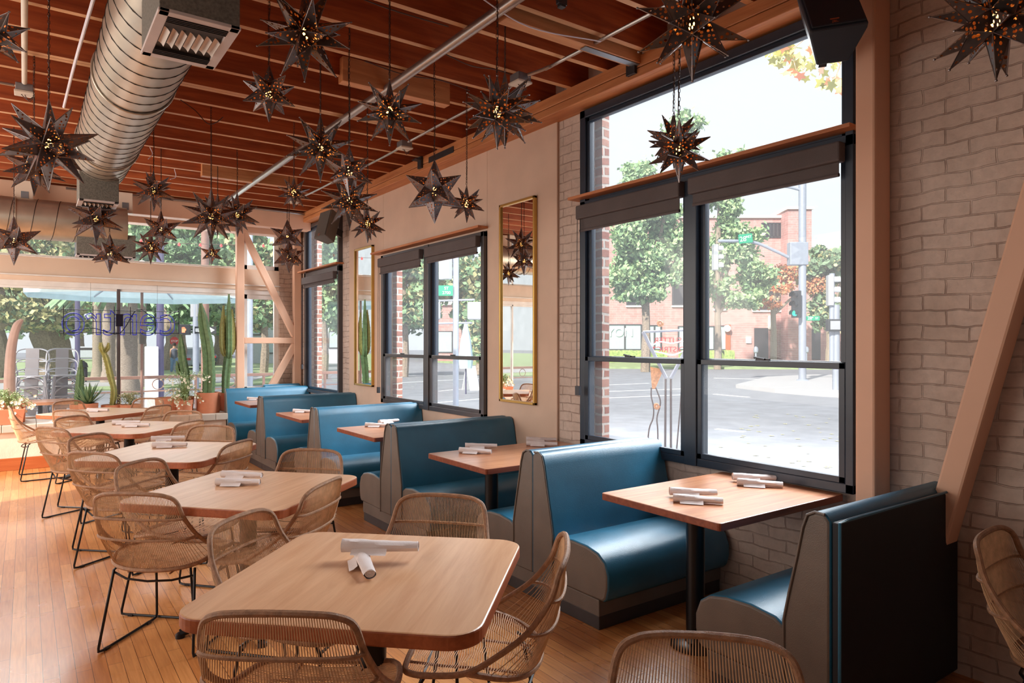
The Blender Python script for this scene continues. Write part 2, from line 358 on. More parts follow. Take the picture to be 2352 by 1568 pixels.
def dup(root, loc, rz, label, group=None, scale=None):
    def cp(o, par):
        c = o.copy(); COL.objects.link(c); c.parent = par
        for ch in list(o.children): cp(ch, c)
        return c
    r = cp(root, None); r.location = loc; r.rotation_euler = (0, 0, rz); r['label'] = label
    if group: r['group'] = group
    if scale: r.scale = (scale,)*3
    return r
def struct(o): o['kind'] = 'structure'; return o
def sline(a, b, n): return [Vector(a).lerp(Vector(b), i/(n-1)) for i in range(n)]
def smoothpts(P, n=6):
    """catmull-rom through P"""
    P = [Vector(p) for p in P]; Q = [P[0]*2-P[1]]+P+[P[-1]*2-P[-2]]; out = []
    for i in range(1, len(Q)-2):
        p0, p1, p2, p3 = Q[i-1:i+3]
        for k in range(n):
            t = k/n; out.append(.5*((2*p1)+(p2-p0)*t+(2*p0-5*p1+4*p2-p3)*t*t+(3*p1-p0-3*p2+p3)*t**3))
    out.append(P[-1]); return out
def text(name, body, size, m, parent, loc, rot, extrude=.002, align='CENTER', sx_=1.0):
    c = bpy.data.curves.new(name, 'FONT'); c.body = body; c.size = size; c.extrude = extrude; c.align_x = align; c.align_y = 'CENTER'
    c.materials.append(m); o = bpy.data.objects.new(name, c); COL.objects.link(o); o.location = loc; o.rotation_euler = rot
    o.scale = (sx_, 1, 1)
    bpy.context.view_layer.update(); me = bpy.data.meshes.new_from_object(o); bpy.data.objects.remove(o); me.name = name
    o = bpy.data.objects.new(name, me); COL.objects.link(o); o.location = loc; o.rotation_euler = rot; o.scale = (sx_, 1, 1)
    if parent: o.parent = parent
    return o
# ------------------------------------------------------------------ room shell
WX = 3.56; WT = .175; YB = -3.0; XL = -3.0; GY = 11.0; CZ = 3.75
struct(MB().box((XL, YB, -.12), (WX+.02, GY, 0)).build('floor', M['floor']))
struct(MB().box((XL-.3, YB-.3, CZ), (WX+WT, GY+.3, CZ+.12)).build('ceiling', M['deck']))
# right wall pieces: openings big window Y 1.86-4.01, middle window 5.38-7.66, narrow window 9.03-10.46
def wallx(y0, y1, z0, z1, m, name='wall_right'):
    return struct(MB().box((WX, y0, z0), (WX+.10, y1, z1)).build(name, m))
wallx(YB, 1.86, -.1, CZ, M['pbrick'])
wallx(1.86, 4.01, -.1, .76, M['pbrick'])
wallx(4.01, 4.33, -.1, CZ, M['pbrick'])
wallx(4.33, 5.38, -.1, CZ, M['plaster']); wallx(5.38, 7.66, -.1, .83, M['plaster']); wallx(5.38, 7.66, 2.60, CZ, M['plaster'])
wallx(7.66, 8.75, -.1, CZ, M['plaster']); wallx(8.75, 9.03, -.1, CZ, M['pbrick']); wallx(9.03, 10.46, -.1, .80, M['pbrick'])
wallx(10.46, GY+.1, -.1, CZ, M['pbrick'])
wallx(1.86, 4.01, 3.34, CZ, M['plaster']); wallx(9.03, 10.46, 3.34, CZ, M['plaster'])
# plaster skin edge next to the painted brick
struct(MB().box((WX-.022, 4.335, 0), (WX, 5.375, 3.36)).box((WX-.022, 7.67, 0), (WX, 8.75, 3.36)).box((WX-.022, 5.375, 2.605), (WX, 7.67, 3.36)).box((WX-.022, 5.375, 0), (WX, 7.67, .83)).build('wall_right', M['plaster'], bevel=.006))
# outer brick skin with reveals
def outer(y0, y1, z0, z1):
    return struct(MB().box((WX+.10, y0, z0), (3.735, y1, z1)).build('wall_right', [M['rbrick_y']]))
outer(YB, 1.74, -.3, CZ+.3); outer(1.74, 4.08, -.3, .66); outer(3.93, 5.30, -.3, CZ+.3); outer(5.30, 7.72, -.3, .74); outer(7.55, 9.0, -.3, CZ+.3)
outer(9.0, 10.6, -.3, .70); outer(10.33, GY+.12, -.3, CZ+.3); outer(1.74, 10.6, 3.45, CZ+.3); outer(5.30, 7.72, 2.75, 3.45)
# back and left walls
struct(MB().box((XL, YB-.2, 0), (WX, YB, CZ)).build('wall_back', M['plaster']))
b = MB(); b.box((XL-.2, YB, 0), (XL, 7.1, CZ)); b.box((XL-.2, 7.1, 0), (XL, 10.7, .5)); b.box((XL-.2, 7.1, 3.42), (XL, 10.7, CZ)); b.box((XL-.2, 10.7, 0), (XL, GY+.1, CZ))
struct(b.build('wall_left', M['plaster']))
# far wall: low ledge, fascia, header, pier
b = MB().box((XL, 10.29, 0), (2.32, GY+.15, .50)); struct(b.build('wall_far', M['stucco']))
b = MB()
x = XL
while x < 2.3:
    x1 = min(x+.345, 2.34); b.box((x+.002, 10.25, .46), (x1-.002, GY+.2, .55)); x = x1
struct(b.build('trim_4', M['stone'], bevel=.006))
struct(MB().box((XL, 10.265, 0), (2.32, 10.289, .15)).build('baseboard_far', M['base'], bevel=.004))
struct(MB().box((2.32, GY-.05, 0), (WX, GY+.15, .80)).build('wall_far', M['pbrick_y']))
struct(MB().box((3.27, GY-.06, .8), (WX, GY+.2, CZ)).build('wall_far', M['pbrick_y']))
struct(MB().box((XL, GY-.06, 2.37), (3.27, GY+.12, 2.685)).build('wall_far', M['cream'], bevel=.008))
struct(MB().box((XL, GY-.10, 2.43), (3.27, GY-.061, 2.445)).box((XL, GY-.03, 2.30), (3.27, GY+.1, 2.37)).build('trim_5', M['white']))
struct(MB().box((XL, GY-.06, 3.30), (3.27, GY+.15, CZ)).build('wall_far', M['peach']))
def wframe_y(name, x0, x1, z0, z1, xs, t=.035, m='white'):
    b = MB(); y0, y1 = GY-.01, GY+.05
    b.box((x0, y0, z0), (x0+t, y1, z1)); b.box((x1-t, y0, z0), (x1, y1, z1)); b.box((x0, y0, z0), (x1, y1, z0+t)); b.box((x0, y0, z1-t), (x1, y1, z1))
    for x in xs: b.box((x-t/2, y0, z0), (x+t/2, y1, z1))
    f = struct(b.build(name, M[m], bevel=.003))
    p = MB().box((x0+.01, GY+.018, z0+.01), (x1-.01, GY+.024, z1-.01)).build('pane', M['glass'], f); return f
wframe_y('window_1', XL, 2.66, .55, 2.30, (-.8,), t=.03); wframe_y('window_2', 2.72, 3.27, .80, 2.30, (), t=.07)
wframe_y('window_3', XL, 2.66, 2.685, 3.30, (-.8,), t=.03); wframe_y('window_4', 2.72, 3.27, 2.685, 3.30, (), t=.07)
struct(MB().box((2.66, GY-.04, .55), (2.72, GY+.1, 3.3)).build('trim_6', M['cream']))
mu = struct(MB().box((1.035, GY-.03, .55), (1.075, GY+.03, 2.30)).build('trim_7', M['iron']))
# truss frame in front of the far windows
def beam3(name, a, b_, wx, wy, m, bevel=.008):
    a = Vector(a); b_ = Vector(b_); d = (b_-a); L = d.length; z = d.normalized(); y = Vector((0, 1, 0)); y = (y-z*y.dot(z)).normalized(); x = y.cross(z)
    mm = Matrix((x, y, z)).transposed(); return MB().obox((a+b_)/2, wx, wy, L, mm).build(name, m, bevel=bevel)
TY = 10.72
tr = thing('timber_brace_frame', 'peach painted timber brace frame with diagonals beside the far corner windows', 'brace frame', (2.6, TY, 0))
def rel(o, root): o.parent = root; o.matrix_parent_inverse = Matrix.Translation(-Vector(root.location)); return o
rel(beam3('post', (2.615, TY, .5), (2.615, TY, 3.32), .11, .10, M['peach']), tr)
rel(beam3('post', (3.47, TY, .5), (3.47, TY, 3.32), .11, .10, M['peach']), tr)
rel(beam3('rail', (2.67, TY, 1.585), (3.42, TY, 1.585), .09, .08, M['peach']), tr)
rel(beam3('diagonal', (2.66, TY, 3.22), (3.44, TY, 1.66), .10, .08, M['peach']), tr)
rel(beam3('diagonal', (3.44, TY, 1.52), (2.98, TY, .70), .10, .08, M['peach']), tr)
# post and brace beside the big window
struct(MB().box((3.40, 1.70, 0), (3.56, 1.80, 3.72)).build('trim_1', M['peach'], bevel=.012))
a = onx(2195, 1110, 3.47); b_ = onx(2355, 560, 3.47); d = (b_-a).normalized()
br = beam3('diagonal_brace', a-d*.55, a+d*3.2, .09, .10, M['peach'], .01)
def brace():
    p0 = a-d*.95; p1 = a+d*2.85; y = Vector((1, 0, 0)); z = d; x = y.cross(z).normalized(); mm = Matrix((x, y, z)).transposed()
    return MB().obox((p0+p1)/2, .105, .13, (p1-p0).length, mm).build('diagonal_brace', M['peach'], bevel=.012)
bpy.data.objects.remove(br); br = brace(); tag(br, 'thick peach diagonal timber brace against the painted brick right of the big window', 'brace')
# ------------------------------------------------------------------ ceiling timbers
k = 0; y = -2.8; JY = []
while y < 10.6: JY.append(round(y, 3)); y += .40
def joist(x0, x1, y, z0=3.5, t=.045, z1=CZ):
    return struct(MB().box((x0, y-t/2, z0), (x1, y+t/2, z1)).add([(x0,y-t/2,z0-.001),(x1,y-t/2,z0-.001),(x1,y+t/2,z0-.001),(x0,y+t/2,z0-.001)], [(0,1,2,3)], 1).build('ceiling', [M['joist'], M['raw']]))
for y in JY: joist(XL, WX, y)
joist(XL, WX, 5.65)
for x0, x1, y in ((2.28, 3.40, 3.30), (1.86, 2.75, 4.76), (1.62, 2.7, 8.36)):
    t = struct(MB().box((x0, y-.045, 3.44), (x1, y+.045, 3.62)).build('ceiling', M['beamx'], bevel=.003))
struct(MB().box((3.385, YB, 3.42), (3.56, GY, 3.50)).box((3.385, YB, 3.355), (3.56, GY, 3.415)).build('trim_2', M['beam'], bevel=.005))
struct(MB().box((XL, 10.15, 3.24), (3.5, 10.33, 3.50)).build('trim_3', M['peach'], bevel=.006))
struct(MB().box((XL, 10.62, 3.20), (3.5, 10.85, 3.46)).build('trim_8', M['peach'], bevel=.006))
for i, (x0, y, lab) in enumerate(((2.9, 3.30, 'steel strap under the thick short block at the big window end of the ceiling'), (3.0, 5.98, 'steel strap on the ceiling beam above the eight-pointed lantern'))):
    b = MB().box((x0, y-.035, 3.433), (x0+.50, y+.02, 3.437)) if i == 0 else MB().box((3.379, y-.25, 3.40), (3.384, y+.25, 3.46))
    tag(b.build('steel_strap', M['strap'] if i == 0 else M['hanger']), lab, 'strap')
for y, lab in ((3.33, 'dark steel hanger clip on the beam above the big window'), (4.80, 'dark steel hanger clip on the beam behind the twin lanterns'), (6.4, 'dark steel hanger clip on the beam above the tall mirror side of the plaster wall')):
    tag(MB().box((3.36, y-.04, 3.38), (3.384, y+.04, 3.50)).box((3.30, y-.05, 3.46), (3.37, y+.05, 3.47)).build('beam_hanger', M['hanger']), lab, 'bracket')

# ------------------------------------------------------------------ windows in the right wall
FX0, FX1 = 3.50, 3.60
def fr(b, y0, y1, z0, z1, x0=FX0, x1=FX1): b.box((x0, y0, z0), (x1, y1, z1))
def bigwin():
    y0, y1, z0, z1 = 1.86, 4.01, .76, 3.34; mz = 2.60; ym = 2.925
    b = MB(); fr(b, y0, y0+.045, z0, z1); fr(b, y1-.06, y1, z0, z1); fr(b, y0, y1, z0, z0+.05); fr(b, y0, y1, z1-.06, z1); fr(b, y0, y1, mz-.02, mz+.04); fr(b, ym-.05, ym+.05, z0, mz, 3.49, 3.61)
    f = struct(b.build('window_5', M['frame'], bevel=.004))
    def sash(ya, yb, za, zb, t, m, nm, x0=3.52, x1=3.565):
        s_ = MB(); s_.box((x0, ya, za), (x1, ya+t, zb)); s_.box((x0, yb-t, za), (x1, yb, zb)); s_.box((x0, ya, za), (x1, yb, za+t)); s_.box((x0, ya, zb-t), (x1, yb, zb))
        o = s_.build(nm, m, f, bevel=.003); MB().box(((x0+x1)/2-.002, ya+t*.6, za+t*.6), ((x0+x1)/2+.002, yb-t*.6, zb-t*.6)).build('pane', M['glass'], o); return o
    sash(y0+.045, y1-.06, mz+.04, z1-.06, .03, M['frame'], 'transom_sash')
    mr = 1.41
    for ya, yb in ((y0+.045, ym-.05), (ym+.05, y1-.06)):
        s_ = sash(ya, yb, mr, mz-.02, .04, M['frame'], 'upper_sash', 3.53, 3.575)
        o = sash(ya, yb, z0+.05, mr+.035, .035, M['frame'], 'lower_sash', 3.50, 3.53)
        l = MB().box((3.485, (ya+yb)/2-.045, mr+.035), (3.50, (ya+yb)/2+.045, mr+.048)).cyl((3.48, (ya+yb)/2-.02, mr+.045), (3.48, (ya+yb)/2+.05, mr+.055), .006, 6).build('sash_lock', M['hanger'], o)
bigwin()
def midwin():
    y0, y1, z0, z1 = 5.38, 7.66, .83, 2.60; ym = 6.50
    b = MB(); fr(b, y0, y0+.05, z0, z1); fr(b, y1-.06, y1, z0, z1); fr(b, y0, y1, z0, z0+.05); fr(b, y0, y1, z1-.05, z1); fr(b, ym-.05, ym+.05, z0, z1, 3.49, 3.61)
    f = struct(b.build('window_6', M['frame2'], bevel=.004))
    for ya, yb in ((y0+.05, ym-.05), (ym+.05, y1-.06)):
        for za, zb, nm, xx in ((1.38, z1-.05, 'upper_sash', 3.54), (z0+.05, 1.42, 'lower_sash', 3.505)):
            s_ = MB(); t = .035; x0, x1 = xx, xx+.03
            s_.box((x0, ya, za), (x1, ya+t, zb)); s_.box((x0, yb-t*1.6, za), (x1+.02, yb, zb)); s_.box((x0, ya, za), (x1, yb, za+t)); s_.box((x0, ya, zb-t), (x1, yb, zb))
            o = s_.build(nm, M['frame'] if nm == 'upper_sash' else M['frame2'], f, bevel=.003)
            MB().box((xx+.013, ya+.02, za+.02), (xx+.017, yb-.02, zb-.02)).build('pane', M['glass'], o)
        MB().box((3.49, (ya+yb)/2-.04, 1.42), (3.505, (ya+yb)/2+.04, 1.432)).build('sash_lock', M['hanger'], o)
midwin()
def farwin():
    y0, y1, z0, z1 = 9.03, 10.46, .80, 3.34; mz = 2.58
    b = MB(); fr(b, y0, y0+.05, z0, z1); fr(b, y1-.06, y1, z0, z1); fr(b, y0, y1, z0, z0+.05); fr(b, y0, y1, z1-.05, z1); fr(b, y0, y1, mz-.04, mz+.04)
    f = struct(b.build('window_7', M['frame2'], bevel=.004))
    for za, zb, nm in ((mz+.04, z1-.05, 'upper_sash'), (z0+.05, mz-.04, 'lower_sash')):
        s_ = MB(); t = .035; x0, x1 = 3.53, 3.57; ya, yb = y0+.05, y1-.06
        s_.box((x0, ya, za), (x1, ya+t, zb)); s_.box((x0, yb-t*2, za), (x1, yb, zb)); s_.box((x0, ya, za), (x1, yb, za+t)); s_.box((x0, ya, zb-t), (x1, yb, zb))
        o = s_.build(nm, M['frame'], f, bevel=.003); MB().box((3.548, ya+.02, za+.02), (3.552, yb-.02, zb-.02)).build('pane', M['glass'], o)
farwin()
# shelves over the windows and roller shades
def shelf(y0, y1, z, lab, w_=.13):
    tag(MB().box((3.555-w_, y0, z), (3.56, y1, z+.022)).build('window_shelf', M['shelfw'], bevel=.003), lab, 'shelf')
shelf(1.84, 4.07, 2.655, 'long thin wooden shelf board across the big window')
shelf(5.36, 7.80, 2.625, 'thin wooden shelf board above the middle window')
shelf(8.99, 10.62, 2.635, 'thin wooden shelf board across the narrow window near the corner', .11)
def shade(y0, y1, zt, h, lab, chain=True, cy=None, cz=1.2):
    r = thing('roller_shade', lab, 'roller shade', (3.47, (y0+y1)/2, zt)); L = (y1-y0)/2
    MB().box((-.035, -L, -.105), (.03, L, 0)).build('cassette', M['shade'], r, bevel=.01)
    MB().box((-.005, -L+.02, -h), (.0, L-.02, -.10)).cyl((-.002, -L+.02, -h), (-.002, L-.02, -h), .011, 8).build('fabric', M['shade'], r)
    if chain:
        c = L-.02 if cy is None else cy
        MB().tube([(-.03, c, -.05), (-.034, c, -.6), (-.034, c, cz-zt), (-.03, c-.03, cz-zt-.02), (-.03, c-.035, -.5), (-.03, c-.03, -.05)], .0028, 5).box((-.045, c-.035, cz-zt-.05), (-.02, c+.01, cz-zt+.02)).build('pull_chain', M['hanger'], r)
shade(1.90, 2.90, 2.60, .17, 'dark roller shade over the right half of the big window', False)
shade(2.97, 3.99, 2.60, .19, 'dark roller shade over the left half of the big window', True)
shade(5.42, 6.44, 2.56, .16, 'grey roller shade over the right half of the middle window', False)
shade(6.56, 7.62, 2.56, .18, 'grey roller shade over the left half of the middle window', True, cz=1.0)
shade(9.08, 10.40, 2.54, .15, 'grey roller shade on the narrow window by the far corner', True, cz=1.2)
# mirrors
def mirror(y0, y1, z0, z1, lab):
    r = thing('wall_mirror', lab, 'mirror', (3.515, (y0+y1)/2, z0)); L = (y1-y0)/2; h = z1-z0; t = .022
    b = MB(); b.box((-.012, -L, 0), (.022, -L+t, h)); b.box((-.012, L-t, 0), (.022, L, h)); b.box((-.012, -L, 0), (.022, L, t)); b.box((-.012, -L, h-t), (.022, L, h))
    b.build('frame', M['gold'], r, bevel=.003); MB().box((.004, -L+t*.8, t*.8), (.012, L-t*.8, h-t*.8)).build('mirror_glass', M['mirror'], r)
mirror(4.60, 5.13, 1.02, 2.80, 'tall narrow gold framed mirror on plaster between the big and middle windows')
mirror(7.93, 8.50, 1.00, 2.77, 'tall narrow gold framed mirror between the middle and narrow windows')
# ------------------------------------------------------------------ banquettes (double sided booth benches)
def bench_poly(side, seat=True):
    """profile in (y,z) of half a bench whose back seam is at y=0, facing side*y"""
    P = [(0.0, .155), (.0, .865), (.02, .89), (.06, .893), (.095, .875), (.115, .82), (.14, .70), (.175, .55), (.20, .43)]
    Q = [(.20, .155)]
    return [(side*y, z) for y, z in P+Q]
def seat_poly(side):
    P = [(.19, .16), (.19, .395), (.24, .425), (.36, .440), (.48, .435), (.57, .415), (.625, .375), (.650, .31), (.650, .24), (.635, .185), (.615, .165)]
    return [(side*y, z) for y, z in P]
def bench(lab, x0, y, sides, x1=3.535, group='booth benches along the window wall', back=False):
    r = thing('booth_bench', lab, 'bench', (x0, y, 0), 0, group); L = x1-x0
    for s_ in sides:
        sg = 1 if s_ == '+' else -1
        bp = bench_poly(sg)
        o = MB().extx(bp, 0, L, 0, 1).build('backrest', [M['blue'], M['taupe']], r, smooth=True, bevel=.012, angle=50)
        # raised welt round the side panel
        MB().tube([(-.002, q[0]*.97, q[1]) for q in bp[2:]], .006, 6).build('welt', M['taupe'], o)
        q = MB().extx(seat_poly(sg), .005, L, 0, 1).build('seat_cushion', [M['blue'], M['taupe']], r, smooth=True, bevel=.014, angle=50)
        b = MB().box((.010, sg*.0, .075), (L, sg*.580, .165), 1).box((.016, sg*.0, 0), (L, sg*.575, .075), 0); b.build('toe_kick', [M['kick'], M['taupe']], r, bevel=.004)
    if back:
        MB().box((.01, -.035, .03), (L, -.002, .865)).build('back_panel', M['dkback'], r, bevel=.006)
        MB().tube([(.004, -.036, .04), (.004, -.038, .87), (.06, -.038, .872), (L, -.038, .872)], .006, 6).build('piping', M['blue'], r)
    return r
bench('nearest single booth bench at right, its dark cloth back toward the camera', 2.50, 1.42, '+', back=True)
bench('double teal booth bench in front of the big window, between the two nearest booth tables', 2.50, 3.30, '+-')
bench('double teal booth bench below the tall mirror, second from the big window bench', 2.39, 5.04, '+-')
bench('double teal booth bench below the middle window, lit pale blue', 2.37, 6.78, '+-')
bench('double booth bench with greyish back, beside the small mirror', 2.34, 8.60, '+-')
bench('farthest booth bench, sunlit pale blue back against the far corner', 2.33, 10.44, '-')
bm_ = MB(); bm_.extx([(0, .40), (0, .93), (-.03, .955), (-.10, .94), (-.14, .80), (-.16, .5), (-.16, .40)], 0, .58).build
o = MB().extx([(.08, .42), (.08, .90), (.05, .925), (-.0, .915), (-.03, .86), (-.05, .6), (-.05, .42)], 0, .56).build('corner_back_cushion', M['blue'], None, smooth=True, bevel=.02, loc=(2.92, 10.56, 0))
tag(o, 'small pale blue upholstered corner cushion standing behind the farthest booth bench', 'cushion')

# ------------------------------------------------------------------ booth tables
def rpoly(w, h, r, n=6):
    P = []
    for cx, cy, a0 in ((w/2-r, h/2-r, 0), (-w/2+r, h/2-r, 90), (-w/2+r, -h/2+r, 180), (w/2-r, -h/2+r, 270)):
        for i in range(n+1): a = math.radians(a0+90*i/n); P.append((cx+r*math.cos(a), cy+r*math.sin(a)))
    return P
def booth_table(x0, y, lab, x1=3.53, wd=.77, z=.75):
    cx = (x0+x1)/2; r = thing('booth_table', lab, 'table', (cx, y, 0), 0, 'booth tables'); w_ = x1-x0
    MB().prism(rpoly(w_, wd, .018, 3), z-.037, z, 0, 1).build('tabletop', [M['btable'], M['bedge']], r, bevel=.004)
    px = x0+.30-cx
    MB().lathe([(.047, .02), (.047, z-.05)], (px, 0, 0), 24).build('pole', M['black'], r, smooth=True)
    MB().lathe([(.13, 0), (.13, .012), (.115, .022), (.06, .028), (.048, .05)], (px, 0, 0), 28).build('base', M['black'], r, smooth=True)
    MB().box((px-.12, -.12, z-.05), (px+.12, .12, z-.037)).build('mounting_plate', M['black'], r)
    return r
booth_table(2.50, 2.31, 'nearest booth table, wooden slab under the big window with two pairs of napkin rolls')
booth_table(2.37, 4.00, 'second booth table, wooden slab by the brick pier below the tall mirror')
booth_table(2.385, 5.78, 'third booth table below the middle window, partly behind a teal bench', 3.52, .86)
booth_table(2.33, 7.50, 'fourth booth table by the wall near the small mirror', 3.52, .90)
booth_table(2.33, 9.46, 'farthest booth table in front of the sunlit pale blue bench', 3.52, .78)

# ------------------------------------------------------------------ square dining tables with rounded corners
def square_table_first():
    r = thing('dining_table', 'nearest square wooden table, crossed napkin rolls on it', 'table', (.985, 2.22, 0), math.radians(46), 'square tables in the middle of the room')
    MB().prism(rpoly(.93, .93, .10, 8), .705, .75, 0, 1).build('tabletop', [M['table'], M['tedge']], r, bevel=.006)
    MB().lathe([(.045, .05), (.045, .69)], n=24).build('pole', M['black'], r, smooth=True)
    MB().lathe([(.10, .685), (.16, .700), (.16, .705)], n=24).build('mounting_plate', M['black'], r)
    for k in range(4):
        a = PI/4+k*PI/2; d = Vector((math.cos(a), math.sin(a), 0)); n_ = Vector((-d.y, d.x, 0))
        P = [d*.0+Vector((0, 0, .07)), d*.15+Vector((0, 0, .06)), d*.28+Vector((0, 0, .040)), d*.34+Vector((0, 0, .022))]
        MB().tube(P, [.035, .028, .024, .022], 8).lathe([(.024, 0), (.024, .02), (.01, .03)], tuple(d*.34), 12).build('foot', M['black'], r, smooth=True)
    return r
T1 = square_table_first()
dup(T1, (1.0, 3.92, 0), math.radians(42), 'second square wooden table from the front, two parallel napkin rolls on it')
dup(T1, (.88, 5.58, 0), math.radians(50), 'third square wooden table from the front')
dup(T1, (.80, 7.42, 0), math.radians(45), 'fourth square wooden table from the front')
dup(T1, (.70, 9.22, 0), math.radians(38), 'farthest indoor square wooden table, sunlit, in front of the cactus ledge')

# ------------------------------------------------------------------ rattan chairs on sled frames
def chair_first():
    r = thing('rattan_chair', '', 'chair', (0, 0, 0), 0, 'woven rattan chairs'); 
    # right half of the rim: top centre -> shoulder -> down the side -> seat front corner -> front centre (local +y is forward)
    half = smoothpts([(0, -.335, .828), (.10, -.332, .825), (.165, -.322, .815), (.207, -.303, .785), (.228, -.272, .70), (.249, -.20, .605), (.260, -.10, .53),
                      (.262, .0, .475), (.250, .12, .458), (.225, .19, .452), (.17, .22, .445), (0, .228, .440)], 5)
    N = len(half); full = half+[Vector((-p.x, p.y, p.z)) for p in reversed(half[1:-1])]
    MB().tube(full, .0105, 8, closed=True).build('rim', M['rattan2'], r, smooth=True)
    # the back is a curved shell: v runs from the top rim down to the seat ring, u from side to side
    EP = smoothpts([(.205, -.303, .787), (.228, -.272, .70), (.249, -.20, .605), (.260, -.10, .53), (.262, 0, .475)], 6)
    CP = smoothpts([(0, -.335, .828), (0, -.322, .70), (0, -.300, .60), (0, -.270, .51), (0, -.240, .430)], 6)
    def at_(P, v):
        q = min(max(v, 0), .9999)*(len(P)-1); i = int(q); return P[i].lerp(P[i+1], q-i)
    def surf(u, v):
        e = at_(EP, v); c = at_(CP, v); k = max(math.cos(abs(u)*PI/2), 0)
        return Vector((e.x*math.sin(u*PI/2), e.y+(c.y-e.y)*k**(.7), e.z+(c.z-e.z)*(1-abs(u)**2.6)))
    MB().tube([surf(-1+2*i/28, 1) for i in range(29)], .011, 8).build('seat_ring', M['rattan2'], r, smooth=True)
    b = MB(); NS = 60
    for i in range(NS):
        u = math.asin(-1+2*(i+.5)/NS)/(PI/2); b.tube([surf(u, t/8) for t in range(9)], .0016, 4, cap=False)
    b.build('back_weave', M['rattan'], r, smooth=True)
    for t in (.25, .52):
        MB().tube([surf(-1+2*i/24, t)+Vector((0, -.005, 0)) for i in range(25)], .0068, 6).build('back_rib', M['rattan2'], r, smooth=True)
    # seat strands run side to side, sagging
    b = MB(); y = -.235
    while y < .22:
        if y < 0: x = .262*math.sqrt(max(0, 1-(y/.245)**2)); z = .428+.047*(x/.262)**3
        else:
            q = min(half[N//2:], key=lambda p: abs(p.y-y)); x = q.x if y < .215 else .15; z = q.z
        if x > .03:
            b.tube([(x*k/4, y+.004*math.sin(k*9+y*60), z-.028*(1-(k/4)**2)*(x/.26)) for k in range(-4, 5)], .0017, 4, cap=False)
        y += .0084
    b.build('seat_weave', M['rattan'], r, smooth=True)
    for x in (-.11, .11):
        MB().tube([(x, -.20, .405), (x, -.05, .42), (x, .1, .425), (x, .222, .437)], .005, 6).build('seat_rib', M['rattan2'], r, smooth=True)
    # sled frame: one bent rod each side, plus front and rear cross rods
    for s_ in (-1, 1):
        P = [(s_*.205, -.14, .415), (s_*.215, -.16, .40), (s_*.248, -.228, .03), (s_*.250, -.225, .012), (s_*.246, -.20, .008), (s_*.232, .185, .008), (s_*.230, .21, .012), (s_*.228, .215, .03), (s_*.20, .165, .40), (s_*.195, .15, .425)]
        o = MB().tube(P, .0068, 8).build('leg', M['black'], r, smooth=True)
        MB().box((s_*.246-.009, -.185, 0), (s_*.246+.009, -.155, .012)).box((s_*.233-.009, .13, 0), (s_*.233+.009, .16, .012)).build('foot_pad', M['black'], o)
    MB().tube([(-.212, -.155, .385), (-.12, -.20, .372), (0, -.215, .368), (.12, -.20, .372), (.212, -.155, .385)], .006, 6).build('stretcher', M['black'], r, smooth=True)
    MB().tube([(-.20, .165, .40), (0, .165, .408), (.20, .165, .40)], .006, 6).build('stretcher', M['black'], r, smooth=True)
    return r
CH = chair_first()
# (centre x, y, heading in degrees of the way it faces, label); heading 0 = +x
CHAIRS = [
 (.63, 3.97, 49, 'rattan chair seen from behind at left, whole black sled frame in view, at second table'),
 (.74, 2.12, 53, 'rattan chair at the bottom edge, seen from behind, tucked under the nearest table'),
 (.93, 2.72, -50, 'rattan chair at the far left side of the nearest table, back behind the tabletop corner'),
 (1.33, 2.10, 141, 'rattan chair seen side on at the right of the nearest table, woven seat in view'),
 (1.37, 2.60, -136, 'rattan chair behind the nearest table, upright back in front of the teal benches'),
 (.78, 4.46, -46, 'rattan chair at the far left side of the second table'),
 (1.05, 3.69, 134, 'rattan chair at the right of the second table, its ribbed outer back toward the camera'),
 (1.35, 4.30, -134, 'rattan chair behind the second table next to the booth benches'),
 (.60, 5.48, 38, 'rattan chair seen from behind at the left of the third table'),
 (.62, 6.06, -46, 'rattan chair at the far left side of the third table'),
 (1.04, 5.46, 136, 'rattan chair at the right of the third table, outer back toward the camera'),
 (1.10, 6.12, -134, 'rattan chair behind the third table on the bench side'),
 (.44, 7.20, 32, 'rattan chair at the near left of the fourth table, beside the open floor'),
 (.58, 7.72, -46, 'rattan chair at the far left side of the fourth table, overlapping a chair behind'),
 (1.02, 7.10, 134, 'rattan chair at the right of the fourth table'),
 (1.14, 7.66, -134, 'rattan chair behind the fourth table on the bench side'),
 (.60, 8.95, 45, 'rattan chair at the near left of the farthest indoor table'),
 (1.03, 8.98, 134, 'sunlit rattan chair at the right of the farthest indoor table'),
 (1.08, 9.72, -134, 'rattan chair behind the farthest indoor table, close to the ledge'),
 (.62, 9.88, -50, 'bright sunlit rattan chair between the farthest indoor table and the ledge'),
 (.17, 9.60, 2, 'leftmost rattan chair, seen from the side with its sled frame in the sun'),
 (1.13, .86, -134, 'rattan chair back cut by the bottom picture edge in front of the nearest bench'),
 (3.02, .74, -86, 'rattan chair at the right edge of the picture in front of the shaded brick'),
]
for i, (x, y, h, lab) in enumerate(CHAIRS):
    rz = math.radians(h-90)
    if i == 0: CH.location = (x, y, 0); CH.rotation_euler.z = rz; CH['label'] = lab
    else: dup(CH, (x, y, 0), rz, lab)

